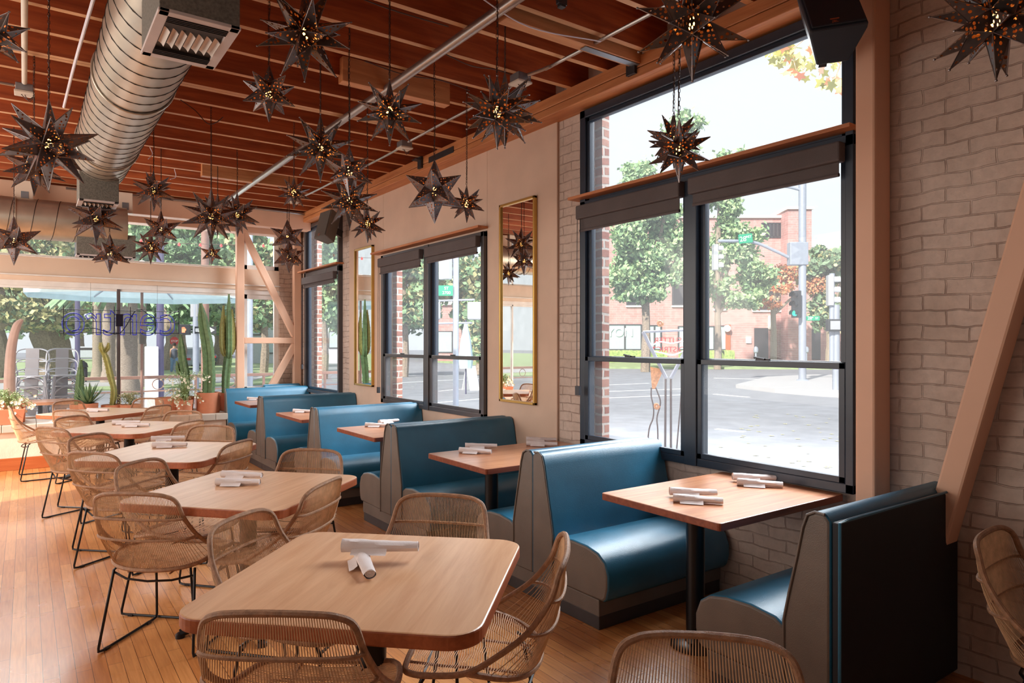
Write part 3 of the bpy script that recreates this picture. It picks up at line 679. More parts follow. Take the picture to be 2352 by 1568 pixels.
# ------------------------------------------------------------------ napkin rolls
def napkin_mesh(seed, L=.215):
    rnd = random.Random(seed); b = MB(); n = 14; R = 22; P = []
    for i in range(R):
        t = i/(R-1); rr = .021-.006*t
        row = []
        for k in range(n+1):
            a = 2*PI*k/n; f = 1+.10*noise.noise(Vector((math.cos(a)*1.3+seed, math.sin(a)*1.3, t*5)))+(.10 if abs(a-1.9-t*1.2) < .25 else 0)
            row.append((-L/2+L*t, rr*f*math.cos(a)*1.12, .019-.003*t+rr*f*math.sin(a)*.88))
        P.append(row)
    b.grid(P)
    # spiral fold visible at each end
    for e, rr in ((-L/2+.004, .020), (L/2-.004, .014)):
        sp = [(e, rr*(1-i/30)*math.cos(i*.62), .018+rr*(1-i/30)*.86*math.sin(i*.62)) for i in range(26)]
        b.tube(sp, .0016, 5)
        b.add([(e, 0, .018)]+[(e, rr*1.05*math.cos(2*PI*k/12), .018+rr*.86*math.sin(2*PI*k/12)) for k in range(12)], [(0, k+1, (k+1) % 12+1) for k in range(12)])
    return b
def flap_mesh(L=.215):
    return MB().grid([[(-L/2+.03+.10*i/4, -.018-.012*j-.006*i/4, .006-.001*j+.018*(1-j/2)**2*.6) for j in range(3)] for i in range(5)])
NAP = thing('napkin_roll', '', 'napkin', (0, 0, 0), 0, 'rolled napkins on the tables')
napkin_mesh(3).build('rolled_cloth', M['linen'], NAP, smooth=True); flap_mesh().build('folded_corner', M['linen'], NAP, smooth=True)
NAPS = [
 ((838, 1302), -70, .75, 0, 'napkin roll lying underneath on the nearest table, its end toward the camera'),
 ((874, 1283), 0, .75, .030, 'napkin roll lying on top across another on the nearest table'),
 ((547, 1111), 2, .75, 0, 'front napkin roll of the pair on the second square table'),
 ((556, 1098), -6, .75, .010, 'rear napkin roll of the pair on the second square table'),
 ((390, 1024), 12, .75, 0, 'front napkin roll of the pair on the third square table'),
 ((386, 1014), 24, .75, .02, 'upper napkin roll of the pair on the third square table'),
 ((290, 971), 20, .75, .0, 'upper napkin roll of the pair on the fourth square table'),
 ((312, 977), 8, .75, .0, 'front napkin roll of the pair on the fourth square table'),
 ((225, 942), 0, .75, 0, 'napkin roll on the farthest indoor square table'),
 ((1603, 1152), -14, .75, 0, 'front napkin roll of the pair near the outer end of the nearest booth table'),
 ((1592, 1138), -4, .75, .008, 'rear napkin roll of the pair near the outer end of the nearest booth table'),
 ((1745, 1114), -16, .75, 0, 'front napkin roll of the window side pair on the nearest booth table'),
 ((1732, 1103), -5, .75, .008, 'rear napkin roll of the window side pair on the nearest booth table'),
 ((1092, 1038), -14, .75, 0, 'front napkin roll of the outer pair on the second booth table'),
 ((1105, 1028), 3, .75, .006, 'rear napkin roll of the outer pair on the second booth table'),
 ((1245, 1021), -10, .75, 0, 'front napkin roll of the window side pair on the second booth table'),
 ((1243, 1013), 0, .75, .006, 'rear napkin roll of the window side pair on the second booth table'),
 ((868, 977), -4, .75, 0, 'napkin roll pointing sideways on the third booth table'),
 ((893, 968), 50, .75, .0, 'napkin roll pointing away on the third booth table'),
 ((697, 944), -6, .75, 0, 'napkin roll on the fourth booth table'),
 ((588, 915), 0, .75, 0, 'napkin roll on the farthest booth table'),
]
for i, ((u, v), deg, z, dz, lab) in enumerate(NAPS):
    p = onz(u, v+3, z); p.z = z+dz; rz = math.radians(deg)-TH
    if i == 0: NAP.location = p; NAP.rotation_euler.z = rz; NAP['label'] = lab; o = NAP
    else: o = dup(NAP, p, rz, lab)
    o.scale = (1.3,)*3 if i == 1 else ((1.2,)*3 if i == 0 else (1.12,)*3)
    if dz > .03: o.rotation_euler.y = math.radians(3)
# ------------------------------------------------------------------ duct along the room, registers
def duct(name, p0, p1, r, lab, seams, ax='y'):
    root = thing(name, lab, 'duct', p0); L = (Vector(p1)-Vector(p0)).length
    if ax == 'y': f = lambda t, a, q: (q*math.cos(a), t, q*math.sin(a))
    else: f = lambda t, a, q: (t, q*math.cos(a), q*math.sin(a))
    b = MB(); n = 48
    b.grid([[f(L*i/40, 2*PI*k/n, r) for k in range(n+1)] for i in range(41)])
    for e in (0, L): b.add([f(e, 2*PI*k/n, r) for k in range(n)], [tuple(range(n))])
    b.build('duct_body', M['duct'], root, smooth=True)
    s_ = MB(); turns = int(L/seams)
    P = []
    for i in range(turns*24+1):
        t = i/24*seams
        if t > L: break
        P.append(f(t, -2*PI*i/24, r+.001))
    s_.tube(P, .0038, 5).build('spiral_seam', M['seam'], root)
    c = MB()
    for t in ([.9, 2.6, 4.3, 6.0, 7.7] if ax == 'y' else [1.0, 2.8, 4.4]):
        if t < L-.05: c.tube([f(t, 2*PI*k/36, r+.006) for k in range(36)], .007, 6, closed=True)
    c.build('joint_band', M['duct'], root, smooth=True)
    return root
duct('spiral_duct', (.55, -1.2, 3.20), (.55, 7.42, 3.20), .225, 'large galvanised spiral air duct hanging under the ceiling at left', .165)
duct('spiral_duct', (-2.9, 9.78, 3.00), (1.02, 9.78, 3.00), .235, 'galvanised duct running crosswise in front of the far transom windows', .22, 'x')
def register(cx, cy, z0, sx_, sy_, h, lab, curved=7):
    r = thing('air_register', lab, 'air vent', (cx, cy, z0)); x, y = sx_/2, sy_/2; t = .035
    MB().box((-x, -y, .012), (x, y, h)).build('plenum', M['box'], r, bevel=.003)
    b = MB(); b.box((-x-.004, -y-.004, 0), (-x+t, y+.004, .014)); b.box((x-t, -y-.004, 0), (x+.004, y+.004, .014)); b.box((-x, -y-.004, 0), (x, -y+t, .014)); b.box((-x, y-t, 0), (x, y+.004, .014))
    b.build('frame', M['white_m'], r, bevel=.002)
    MB().box((-x+t, -y+t, .010), (x-t, y-t, .0115)).build('dark_opening', M['dark'], r)
    f = MB(); f2 = MB()
    for i in range(4): f.box((-x+t, y-t-.016*(i+1), -.004), (x-t, y-t-.016*(i+1)+.004, .010))
    for i in range(4): f2.box((-x+t, -y+t+.014*i+.004, -.004), (x-t, -y+t+.014*i+.008, .010))
    f.build('louvre', M['dark'], r); f2.build('louvre', M['dark'], r)
    for i in range(curved):
        xx = -x+t+(sx_-2*t)*(i+.5)/curved
        MB().grid([[(xx-.014+.008*j, -y*.35+yy*sy_*.34, .011-.0022*j*j) for yy in (0, 1)] for j in range(4)]).build('curved_fin', M['fin'], r, smooth=True)
    return r
register(.553, 3.10, 2.80, .29, .48, .36, 'nearer square duct outlet with an open grille on its underside')
register(.525, 7.18, 2.79, .30, .36, .34, 'duct outlet box at the far end of the large spiral duct')
register(.80, 9.78, 2.60, .62, .30, .28, 'wide duct outlet below the crosswise duct by the far windows', 9)
# conduits, boxes and wires
def tube_thing(name, pts, r, m, lab, cat, n=8): return tag(MB().tube(smoothpts(pts, 6) if len(pts) > 2 else pts, r, n).build(name, M[m], smooth=True), lab, cat)
tube_thing('steel_conduit', [(2.22, -2.5, 3.455), (2.20, 9.9, 3.455)], .032, 'conduit', 'thick straight steel pipe running the length of the ceiling', 'pipe', 16)
JB = [(2.87, 3.93), (2.93, 5.88), (2.93, 7.25), (2.87, 8.97)]
tube_thing('steel_conduit', [(2.98, -1, 3.47), (2.97, 3.3, 3.47), (2.95, 3.70, 3.46), (2.885, 3.86, 3.44)], .012, 'conduit', 'thin conduit from the top edge to the junction box by the twin lanterns', 'pipe')
tube_thing('steel_conduit', [(2.885, 4.0, 3.44), (2.95, 4.2, 3.46), (2.97, 4.5, 3.47), (2.97, 5.3, 3.47), (2.96, 5.6, 3.46), (2.93, 5.8, 3.44)], .012, 'conduit', 'thin conduit between the first and second ceiling junction boxes', 'pipe')
tube_thing('steel_conduit', [(2.93, 5.95, 3.44), (2.99, 6.2, 3.46), (2.99, 6.9, 3.46), (2.93, 7.18, 3.44)], .012, 'conduit', 'thin conduit between the second and third ceiling junction boxes', 'pipe')
tube_thing('steel_conduit', [(2.93, 7.32, 3.44), (2.97, 7.6, 3.46), (2.96, 8.6, 3.46), (2.88, 8.90, 3.44)], .012, 'conduit', 'thin conduit between the third and farthest ceiling junction boxes', 'pipe')
tube_thing('ivory_conduit', [(0.0, .5, 3.455), (-.01, 6.14, 3.455)], .017, 'ivory', 'ivory conduit at the top left of the ceiling', 'pipe', 12)
tube_thing('white_cable', [(.34, 3.4, 3.465), (.30, 4.6, 3.46), (.27, 5.6, 3.46), (.25, 6.65, 3.47)], .010, 'cable', 'thin white cable beside the large spiral duct', 'cable')
tube_thing('steel_conduit', [(-2.8, 6.20, 3.44), (-.07, 6.20, 3.44)], .012, 'conduit', 'short conduit entering the junction box at top left', 'pipe')
tube_thing('steel_conduit', [(.4, 10.08, 3.46), (3.30, 10.08, 3.46), (3.36, 10.4, 3.40), (3.36, 10.9, 3.05)], .014, 'conduit', 'conduit crossing in front of the far ceiling beam', 'pipe')
for (x, y), lab in zip(JB+[(-.01, 6.22)], ('junction box beside the twin lanterns', 'junction box on the ceiling left of the eight-pointed lantern', 'junction box half hidden by the lantern cluster', 'farthest junction box near the corner speaker', 'junction box at the end of the ivory conduit at top left')):
    r = thing('junction_box', lab, 'junction box', (x, y, 3.40))
    MB().box((-.055, -.055, .0), (.055, .055, .06)).build('box_body', M['strap'], r, bevel=.006)
    MB().box((-.062, -.062, -.012), (.062, .062, .004)).build('cover_plate', M['ivory'], r, bevel=.004)
    MB().tube(smoothpts([(.0, .0, -.01), (.03, .02, -.05), (.05, .0, -.02), (.02, -.03, -.055), (-.02, 0, -.012)], 5), .003, 5).build('loose_wire', M['wire'], r)
WIRES = [
 ([(1.0, 5.95, 3.48), (1.10, 5.9, 3.40), (1.18, 5.85, 3.30), (1.26, 5.9, 3.34), (1.33, 6.0, 3.42)], 'bent loose wire hanging right of the large duct'),
 ([(2.3, 4.0, 3.49), (2.5, 4.0, 3.46), (2.7, 4.0, 3.48), (2.86, 3.95, 3.45)], 'dark wire along the joist to the box by the twin lanterns'),
 ([(1.9, 4.42, 3.49), (2.2, 4.42, 3.465), (2.5, 4.42, 3.49), (2.75, 4.42, 3.47)], 'dark wire along the joist above the twin lanterns'),
 ([(1.35, 3.6, 3.49), (1.7, 3.6, 3.465), (2.1, 3.62, 3.48)], 'dark wire along the joist beside the large pierced lantern'),
 ([(2.0, 3.2, 3.49), (2.4, 3.2, 3.40), (2.97, 3.2, 3.46)], 'sagging thin wire near the top of the picture'),
 ([(1.35, 8.4, 3.49), (1.36, 8.38, 3.40), (1.30, 8.36, 3.36)], 'white wire end hanging from a far joist'),
 ([(1.0, 7.6, 3.49), (1.02, 7.58, 3.42), (.98, 7.56, 3.36)], 'white wire end hanging near the far duct outlet')]
for P, lab in WIRES: tube_thing('loose_wire', P, .004, 'wire' if 'dark' in lab or 'bent' in lab else 'cable', lab, 'wire', 5)
# fire strobe / small fixtures
for (x, y, z, lab) in ((-.02, 9.9, 3.2, 'cream electrical box with a grey label on the beam at far left'), (1.02, 9.95, 3.2, 'cream slanted electrical box on the beam right of the duct outlet')):
    r = thing('electrical_box', lab, 'electrical box', (x, y, z)); MB().box((-.09, -.04, 0), (.09, .04, .26)).build('cabinet', M['cream'], r, bevel=.006)
    MB().box((-.03, -.044, .04), (.045, -.040, .13)).build('label_plate', M['strap'], r)
r = thing('sprinkler_clamp', 'small black clamp under the joists at the top edge', 'clamp', tuple(onz(1290, 4, 3.44)))
MB().box((-.03, -.015, -.02), (.03, .015, .05)).box((-.018, -.018, -.035), (.018, .018, -.018)).build('clamp_body', M['hanger'], r, bevel=.004)
# speakers
def speaker(loc, rot, lab, m, sc=1.0, brand=True, col='speaker'):
    r = thing('wall_speaker', lab, 'speaker', loc); r.rotation_euler = rot; s_ = sc
    # local: front faces -y, tapered sides
    b = MB(); P = [(-.13, 0), (.13, 0), (.13, .03), (.075, .20), (-.075, .20), (-.13, .03)]
    b.prism([(p[0]*s_, p[1]*s_) for p in P], -.21*s_, .21*s_).build('cabinet', M[m], r, bevel=.008)
    MB().box((-.122*s_, -.012*s_, -.20*s_), (.122*s_, .0, .20*s_)).build('grille', M[m], r, bevel=.006)
    MB().box((-.035*s_, -.016*s_, -.165*s_), (.005*s_, -.013*s_, -.160*s_)).build('brand_stripe', M['badge'], r)
    text('brand_lettering', 'JBL', .022*s_, M['badge'], r, (-.015*s_, -.0135*s_, -.182*s_), (PI/2, 0, 0), .0005)
    MB().box((-.02*s_, .18*s_, -.05*s_), (.02*s_, .33*s_, .05*s_)).build('bracket', M['hanger'], r)
    return r
SP1 = dep(1908, 5, 3.2)
speaker(SP1, (math.radians(-34), math.radians(-4), -TH-math.radians(12)), 'large dark loudspeaker at the top of the post right of the big window', 'speaker', .95)
speaker(onx(742, 514, 3.22), (math.radians(-20), math.radians(-6), -TH-math.radians(38)), 'grey loudspeaker hung at the far corner above the narrow window', 'speaker2', .95)

# ------------------------------------------------------------------ star lanterns
PHI = (1+5**.5)/2
def ico():
    V = [Vector(p).normalized() for p in ((-1, PHI, 0), (1, PHI, 0), (-1, -PHI, 0), (1, -PHI, 0), (0, -1, PHI), (0, 1, PHI), (0, -1, -PHI), (0, 1, -PHI), (PHI, 0, -1), (PHI, 0, 1), (-PHI, 0, -1), (-PHI, 0, 1))]
    Fc = [(0,11,5),(0,5,1),(0,1,7),(0,7,10),(0,10,11),(1,5,9),(5,11,4),(11,10,2),(10,7,6),(7,1,8),(3,9,4),(3,4,2),(3,2,6),(3,6,8),(3,8,9),(4,9,5),(2,4,11),(6,2,10),(8,6,7),(9,8,1)]
    return V, Fc
IV, IF = ico()
def star_pyramids(kind):
    """list of (apex direction, base polygon) on the unit sphere; first apex points up"""
    out = []
    if kind == 12:      # five sided spikes
        for i, v in enumerate(IV):
            cs = [sum((IV[k] for k in f), Vector()).normalized() for f in IF if i in f]
            t = v.orthogonal().normalized(); b = v.cross(t)
            cs.sort(key=lambda c: math.atan2(c.dot(b), c.dot(t))); out.append((v, cs))
    else:               # twenty three sided spikes
        for f in IF: out.append((sum((IV[k] for k in f), Vector()).normalized(), [IV[k] for k in f]))
    q = out[0][0].rotation_difference(Vector((0, 0, 1)))
    return [(q @ a, [q @ c for c in cs]) for a, cs in out]
def star(center, R, kind, top, lab, skin='starA', core=None, turn=0, grp='pierced metal star lanterns hung from the joists', tips=False):
    root = thing('star_lantern', lab, 'lantern', center, turn, grp)
    core = core or (.38 if kind == 12 else .33)
    b = MB(); s_ = MB()
    for a, cs in star_pyramids(kind):
        o = len(b.v); n = len(cs); b.v += [tuple(a*R)]+[tuple(c*R*core) for c in cs]
        for k in range(n): b.f.append((o, o+1+k, o+1+(k+1) % n)); b.mi.append(0)
        for c in cs: s_.tube([a*R*.99, c*R*core*1.01], .0022 if R > .1 else .0015, 4, cap=False)
        if tips: s_.lathe([(0, -.005), (.005, -.003), (.006, 0), (.005, .003), (0, .005)], tuple(a*R), 6)
    b.build('pierced_shell', M[skin], root)
    s_.build('seams', M['rim'], root)
    MB().lathe([(.001, -.028), (.014, -.022), (.020, -.008), (.018, .008), (.010, .022), (.006, .03)], n=12).build('bulb', M['bulb'], root, smooth=True)
    L = top-center[2]-R; lk = MB(); z = R; i = 0
    while z < R+L:
        h = .024; w_ = .0055; e = [(0, z-.004), (w_, z+.004), (w_, z+h-.008), (0, z+h), (-w_, z+h-.008), (-w_, z+.004)]
        lk.tube([(x, 0, q) if i % 2 else (0, x, q) for x, q in e], .0016, 3, closed=True); z += h-.004; i += 1
    lk.build('chain', M['chain'], root)
    P = [(.004*math.sin(k*1.9), .006*math.cos(k*1.3), R+L*k/8) for k in range(9)]
    MB().tube(P, .0022, 5).build('lamp_cord', M['wire'], root)
    return root
# (pixel of centre, radius in px, distance, kind, label)
STARS = [
 (700, 78, 110, 3.55, 20, 'largest pierced star lantern near the top centre left, glowing', 'starB'),
 (618, 215, 66, 3.9, 12, 'small dark star lantern just left of and below the largest glowing one', 'starA'),
 (895, 258, 76, 3.75, 20, 'glowing many pointed lantern over the thick pipe', 'starB'),
 (1142, 258, 84, 3.6, 20, 'front one of the twin lanterns before the wood beam', 'starB'),
 (1160, 252, 88, 4.15, 20, 'rear one of the twin lanterns before the wood beam', 'starB'),
 (1590, 55, 132, 3.0, 20, 'large lantern cut by the top edge in front of the big window', 'starB'),
 (1548, 322, 66, 3.5, 20, 'rear lantern of the pair hanging in the big window', 'starA'),
 (1560, 346, 74, 3.2, 20, 'front lantern of the pair hanging in the big window', 'starA'),
 (2288, 45, 140, 2.6, 20, 'lantern at the top right corner in front of the painted brick', 'starB'),
 (-20, 78, 80, 3.4, 12, 'lantern cut by the left edge at the top', 'starB'),
 (112, 332, 106, 3.5, 20, 'large dark lantern at left in front of the duct', 'starA'),
 (78, 385, 66, 4.64, 20, 'lantern mostly hidden behind the large dark one at left', 'starA'),
 (736, 340, 78, 4.55, 20, 'broad lantern in the middle crossing the thick pipe', 'starB'),
 (802, 393, 58, 4.22, 12, 'small lantern on the right shoulder of the broad middle one', 'starA'),
 (803, 462, 66, 5.1, 20, 'lantern under the small one in the middle cluster', 'starB'),
 (844, 515, 44, 5.6, 20, 'lowest dark lantern of the middle cluster, against the plaster wall', 'starA'),
 (675, 443, 38, 6.03, 20, 'small glowing lantern above the five pointed one near the corner', 'starA'),
 (998, 440, 74, 4.75, 12, 'wide pointed silvery lantern against the plaster above the middle window', 'starA'),
 (1072, 468, 44, 5.36, 20, 'small lantern on a long chain left of the tall mirror', 'starA'),
 (353, 438, 48, 6.19, 20, 'lantern right of the far duct outlet', 'starA'),
 (485, 497, 66, 5.67, 20, 'wide lantern in the centre of the far left row', 'starA'),
 (545, 493, 52, 6.9, 20, 'lantern touching the right side of the wide far left one', 'starA'),
 (500, 492, 50, 7.6, 20, 'lantern hidden behind the wide far left one', 'starA'),
 (220, 502, 62, 6.3, 20, 'lantern directly below the far duct outlet box', 'starA'),
 (370, 528, 46, 7.16, 12, 'lantern in front of the far transom, right of centre left', 'starA'),
 (252, 582, 46, 6.6, 12, 'low lantern overlapping the cream fascia at left', 'starA'),
 (346, 568, 40, 7.5, 20, 'lantern half hidden below another by the transom', 'starA'),
 (486, 583, 26, 7.8, 12, 'smallest lantern, low in front of the far transom', 'starA'),
 (32, 552, 58, 6.3, 12, 'low lantern at the left edge below the far beam', 'starA'),
 (660, 545, 42, 8.3, 12, 'upper silver lantern by the far corner post', 'starA'),
 (664, 590, 38, 8.0, 12, 'lower silver lantern by the far corner post', 'starA'),
]
for i, (u, v, rp_, d, kind, lab, skin) in enumerate(STARS):
    c = dep(u, v, d); R = rp_/F*d; jy = min(JY+[5.65], key=lambda q: abs(q-c.y))
    star(c, R, kind, 3.5 if abs(jy-c.y) < .03 else 3.75, lab, skin, turn=(i*37 % 72)/57.3+.1, core=.46 if 'silver' in lab else None, tips=skin == 'starB')
# ------------------------------------------------------------------ plants on the ledge (ledge top z = .55)
LZ = .55
def pot(r, rb, h, parent, m='terra', square=False):
    if square:
        return MB().add([(-rb,-rb,0),(rb,-rb,0),(rb,rb,0),(-rb,rb,0),(-r,-r,h),(r,-r,h),(r,r,h),(-r,r,h),(-r*.88,-r*.88,h),(r*.88,-r*.88,h),(r*.88,r*.88,h),(-r*.88,r*.88,h),(-r*.8,-r*.8,h-.03),(r*.8,-r*.8,h-.03),(r*.8,r*.8,h-.03),(-r*.8,r*.8,h-.03)],
            [(0,3,2,1)]+[(i,(i+1)%4,4+(i+1)%4,4+i) for i in range(4)]+[(4+i,4+(i+1)%4,8+(i+1)%4,8+i) for i in range(4)]+[(8+i,8+(i+1)%4,12+(i+1)%4,12+i) for i in range(4)]+[(12,13,14,15)]).build('pot', M[m], parent, bevel=.006)
    o = MB().lathe([(rb, 0), (rb*1.02, .01), (r, h-.02), (r*1.0, h), (r*.90, h), (r*.88, h-.03)], n=36).build('pot', M[m], parent, smooth=True)
    MB().lathe([(r*.88, h-.032), (r*.86, h-.028)], n=24).build('soil', M['soil'], parent); return o
def ribbed(pts, rs, ribs=6, depth=.32, m='cactus', parent=None, name='cactus_stem', spines=True):
    pts = smoothpts(pts, 8); N = len(pts); n = ribs*4; P = []
    def rr(t):
        q = t*(len(rs)-1); i = min(int(q), len(rs)-2); return rs[i]*(1-(q-i))+rs[i+1]*(q-i)
    pu = Vector((1, 0, 0)); sp = MB()
    for i, p in enumerate(pts):
        t = (pts[min(i+1, N-1)]-pts[max(i-1, 0)]).normalized(); pu = (pu-t*pu.dot(t)).normalized(); b = t.cross(pu); R = rr(i/(N-1)); row = []
        for k in range(n+1):
            a = 2*PI*k/n; f = 1-depth*(.5-.5*math.cos(ribs*a)); row.append(p+(pu*math.cos(a)+b*math.sin(a))*R*f)
            if spines and i % 2 == 0 and k % 4 == 0 and k < n:
                dd = (pu*math.cos(a)+b*math.sin(a)); q = p+dd*R; sp.add([q-t*.004, q+t*.004, q+dd*.016+t*.004], [(0, 1, 2)])
        P.append(row)
    o = MB().grid(P).build(name, M[m], parent, smooth=True, angle=60)
    if spines and sp.v: sp.build('spines', M['cactus2'], o)
    return o
def onledge(u, y): p = ony(u, 900, y); return (p.x, y, LZ)
def lab(n, l, c, u, y): return thing(n, l, c, onledge(u, y), 0, None)
def hz(v, u, y): return ony(u, v, y).z-LZ     # height above the ledge of a pixel row
# tall column cactus in round pot
r = lab('potted_cactus', 'tallest thick green column cactus in the large round terracotta pot near the blue bench', 'cactus', 478, 10.52)
pot(.155, .15, .29, r); h = hz(697, 478, 10.52)
ribbed([(0, 0, .25), (.01, 0, .55), (-.005, 0, .9), (-.06, 0, 1.25), (-.10, 0, h)], [.085, .092, .085, .085, .08, .07, .02], 5, .42, 'cactus', r)
# many armed cactus behind it
r = lab('potted_cactus', 'many armed tall cactus beside the timber brace post', 'cactus', 524, 10.72)
pot(.13, .11, .26, r)
ribbed([(-.04, 0, .22), (-.03, 0, .5), (0, 0, .8)], [.05, .06, .06], 6, .3, 'cactus', r)
for i, (x, y, z0, z1) in enumerate(((-.07, 0, .78, 1.55), (.0, -.05, .75, 1.72), (.06, .0, .80, 1.5), (.03, .06, .85, 1.25), (-.03, .05, .8, 1.40))):
    ribbed([(0, 0, z0), (x, y, z0+.12), (x*1.15, y, (z0+z1)/2), (x*.9, y, z1)], [.035, .045, .045, .04, .012], 6, .3, 'cactus' if i % 2 else 'cactus2', r, 'cactus_arm')
r = lab('potted_cactus', 'green column cactus with one small arm rising behind the white flowers', 'cactus', 425, 10.62)
pot(.12, .10, .24, r); h = hz(768, 418, 10.62)
ribbed([(0, 0, .2), (.0, 0, .5), (-.04, 0, .8), (-.06, 0, h)], [.045, .06, .07, .06, .05, .015], 5, .38, 'cactus', r)
ribbed([(-.03, 0, .55), (-.09, 0, .60), (-.11, 0, .74)], [.03, .035, .03, .01], 5, .3, 'cactus', r, 'cactus_arm')
r = lab('potted_cactus', 'thin knobbly twisting cactus left of the dark window mullion', 'cactus', 257, 10.72)
pot(.13, .125, .16, r)
ribbed([(0, 0, .12), (.02, 0, .35), (-.02, .01, .55), (-.06, 0, .75), (-.10, 0, .88)], [.035, .045, .038, .045, .04, .04, .03], 5, .45, 'cactus2', r)
for a in range(3): ribbed([(-.10, 0, .86), (-.10+.05*math.cos(a*2.1), .05*math.sin(a*2.1), .93), (-.10+.06*math.cos(a*2.1), .06*math.sin(a*2.1), 1.0)], [.025, .03, .012], 5, .4, 'cactus2', r, 'cactus_arm')
r = lab('potted_cactus', 'short upright cactus standing left of the spiky aloe', 'cactus', 180, 10.78)
pot(.10, .09, .18, r); h = hz(826, 184, 10.78)
ribbed([(0, 0, .15), (.01, 0, .35), (.03, 0, h)], [.045, .06, .055, .05, .015], 7, .25, 'cactus', r)
r = lab('potted_cactus', 'tall pale bare column cactus at the left edge in a square pot', 'cactus', 22, 10.75)
pot(.17, .16, .27, r, square=True); h = hz(733, 40, 10.75)
ribbed([(.0, 0, .24), (.0, 0, .6), (.02, 0, .95), (.07, 0, 1.2), (.13, 0, h)], [.065, .062, .058, .052, .046, .02], 9, .06, 'pale', r, spines=False)
r = lab('potted_aloe', 'spiky green aloe in a terracotta pot', 'aloe', 203, 10.62)
pot(.115, .10, .20, r); rnd = random.Random(4); b = MB()
for i in range(46):
    a = i*2.4; el = .25+.95*(i/46); L = rnd.uniform(.20, .30); d = Vector((math.cos(a)*math.cos(el), math.sin(a)*math.cos(el), math.sin(el))); s_ = Vector((-math.sin(a), math.cos(a), 0)); o = Vector((0, 0, .19))
    rows = []
    for k in range(6):
        t = k/5; c = o+d*L*t+Vector((0, 0, .05*t*t)); w_ = .022*(1-t)**.7+.001; rows.append([c-s_*w_, c+Vector((0, 0, -.008*(1-t))), c+s_*w_])
    b.grid(rows)
b.build('leaves', M['aloe'], r, smooth=True)
def bushy(r, n, spread, h0, h1, leafm, flowerm, fs, seed, trailing=0):
    rnd = random.Random(seed); st = MB(); lf = MB(); fl = MB()
    for i in range(n):
        a = rnd.uniform(0, 2*PI); R = spread*rnd.uniform(.3, 1); z = rnd.uniform(h0, h1); tip = Vector((math.cos(a)*R, math.sin(a)*R*.6, z-trailing*R))
        mid = Vector((tip.x*.4, tip.y*.4, h0+(z-h0)*.8+.04)); P = smoothpts([(0, 0, h0*.9), mid, tip], 4); st.tube(P, .002, 4, cap=False)
        for p in P[3:]:
            for q in range(2):
                c = p+Vector((rnd.uniform(-.02, .02), rnd.uniform(-.02, .02), rnd.uniform(-.01, .02))); v1 = Vector((rnd.uniform(-1, 1), rnd.uniform(-1, 1), rnd.uniform(-1, 1))).normalized()*.012; v2 = v1.orthogonal().normalized()*.006
                lf.add([c-v1, c+v2, c+v1, c-v2], [(0, 1, 2, 3)])
        if fs:
            for q in range(rnd.randint(1, 3)):
                c = tip+Vector((rnd.uniform(-.03, .03), rnd.uniform(-.03, .03), rnd.uniform(-.03, .02)))
                for k in range(5):
                    aa = k*2*PI/5; d = Vector((math.cos(aa), -.4, math.sin(aa)))*fs; e = Vector((-math.sin(aa), 0, math.cos(aa)))*fs*.45; fl.add([c, c+d*.6+e, c+d, c+d*.6-e], [(0, 1, 2, 3)])
    st.build('stems', M['stem'], r); lf.build('leaves', M[leafm], r)
    if fs: fl.build('flowers', M[flowerm], r)['kind'] = 'stuff'
r = lab('flowering_plant', 'trailing cream flowers in the terracotta pot at the left end of the ledge', 'potted plant', 22, 10.45); pot(.16, .13, .19, r, square=True)
bushy(r, 60, .30, .20, .42, 'leafL', 'flower', .020, 5, .35)
r = lab('flowering_plant', 'white flowering plant in the terracotta pot left of the large round pot', 'potted plant', 424, 10.44); pot(.105, .09, .20, r)
bushy(r, 60, .36, .20, .62, 'leafL', 'flower', .015, 9, .3)
r = lab('small_succulent', 'small feathery succulent in a low pot right of the dark mullion', 'potted plant', 300, 10.62); pot(.13, .125, .16, r)
bushy(r, 46, .16, .16, .30, 'leafY', None, 0, 11)
for u, y, w_, l_ in ((505, 10.8, .13, 'plain terracotta pot half hidden behind the large round pot'), (388, 10.78, .18, 'low terracotta trough behind the white flowers')):
    r = lab('terracotta_pot', l_, 'plant pot', u, y); pot(w_, w_*.9, .22, r)
# ------------------------------------------------------------------ neon sign seen from behind
sgn = thing('neon_sign', 'hanging neon window sign reading centro, seen mirrored from inside', 'neon sign', tuple(ony(274, 737, 10.90)))
xl = ony(146, 737, 10.86).x-sgn.location.x; xr = ony(412, 737, 10.86).x-sgn.location.x
b = MB()
for z in (.155, .0, -.155): b.tube([(xl-.03, 0, z-.01), (xr, 0, z-.01)], .005, 6)
b.build('support_bar', M['neonblk'], sgn)
b = MB()
for t in (0, .24, .42, .56, .78, 1.0): x = xl+(xr-xl)*t; b.tube([(x, .0, -.19), (x, 0, .20)], .005, 6)
b.build('support_upright', M['neonblk'], sgn)
c = bpy.data.curves.new('neon_lettering', 'FONT'); c.body = 'centro'; c.size = .55; c.align_x = 'CENTER'; c.align_y = 'CENTER'; c.fill_mode = 'NONE'; c.bevel_depth = .0055; c.bevel_resolution = 1; c.materials.append(M['neon'])
tmp = bpy.data.objects.new('tmp', c); COL.objects.link(tmp); bpy.context.view_layer.update()
me = bpy.data.meshes.new_from_object(tmp); bpy.data.objects.remove(tmp)
o = bpy.data.objects.new('neon_lettering', me); COL.objects.link(o); o.parent = sgn; o.rotation_euler = (PI/2, 0, PI); o.location = (.02, .02, 0)
wd = max(v.co.x for v in me.vertices)-min(v.co.x for v in me.vertices); o.scale = ((xr-xl)*.98/wd, 1.15, 1)
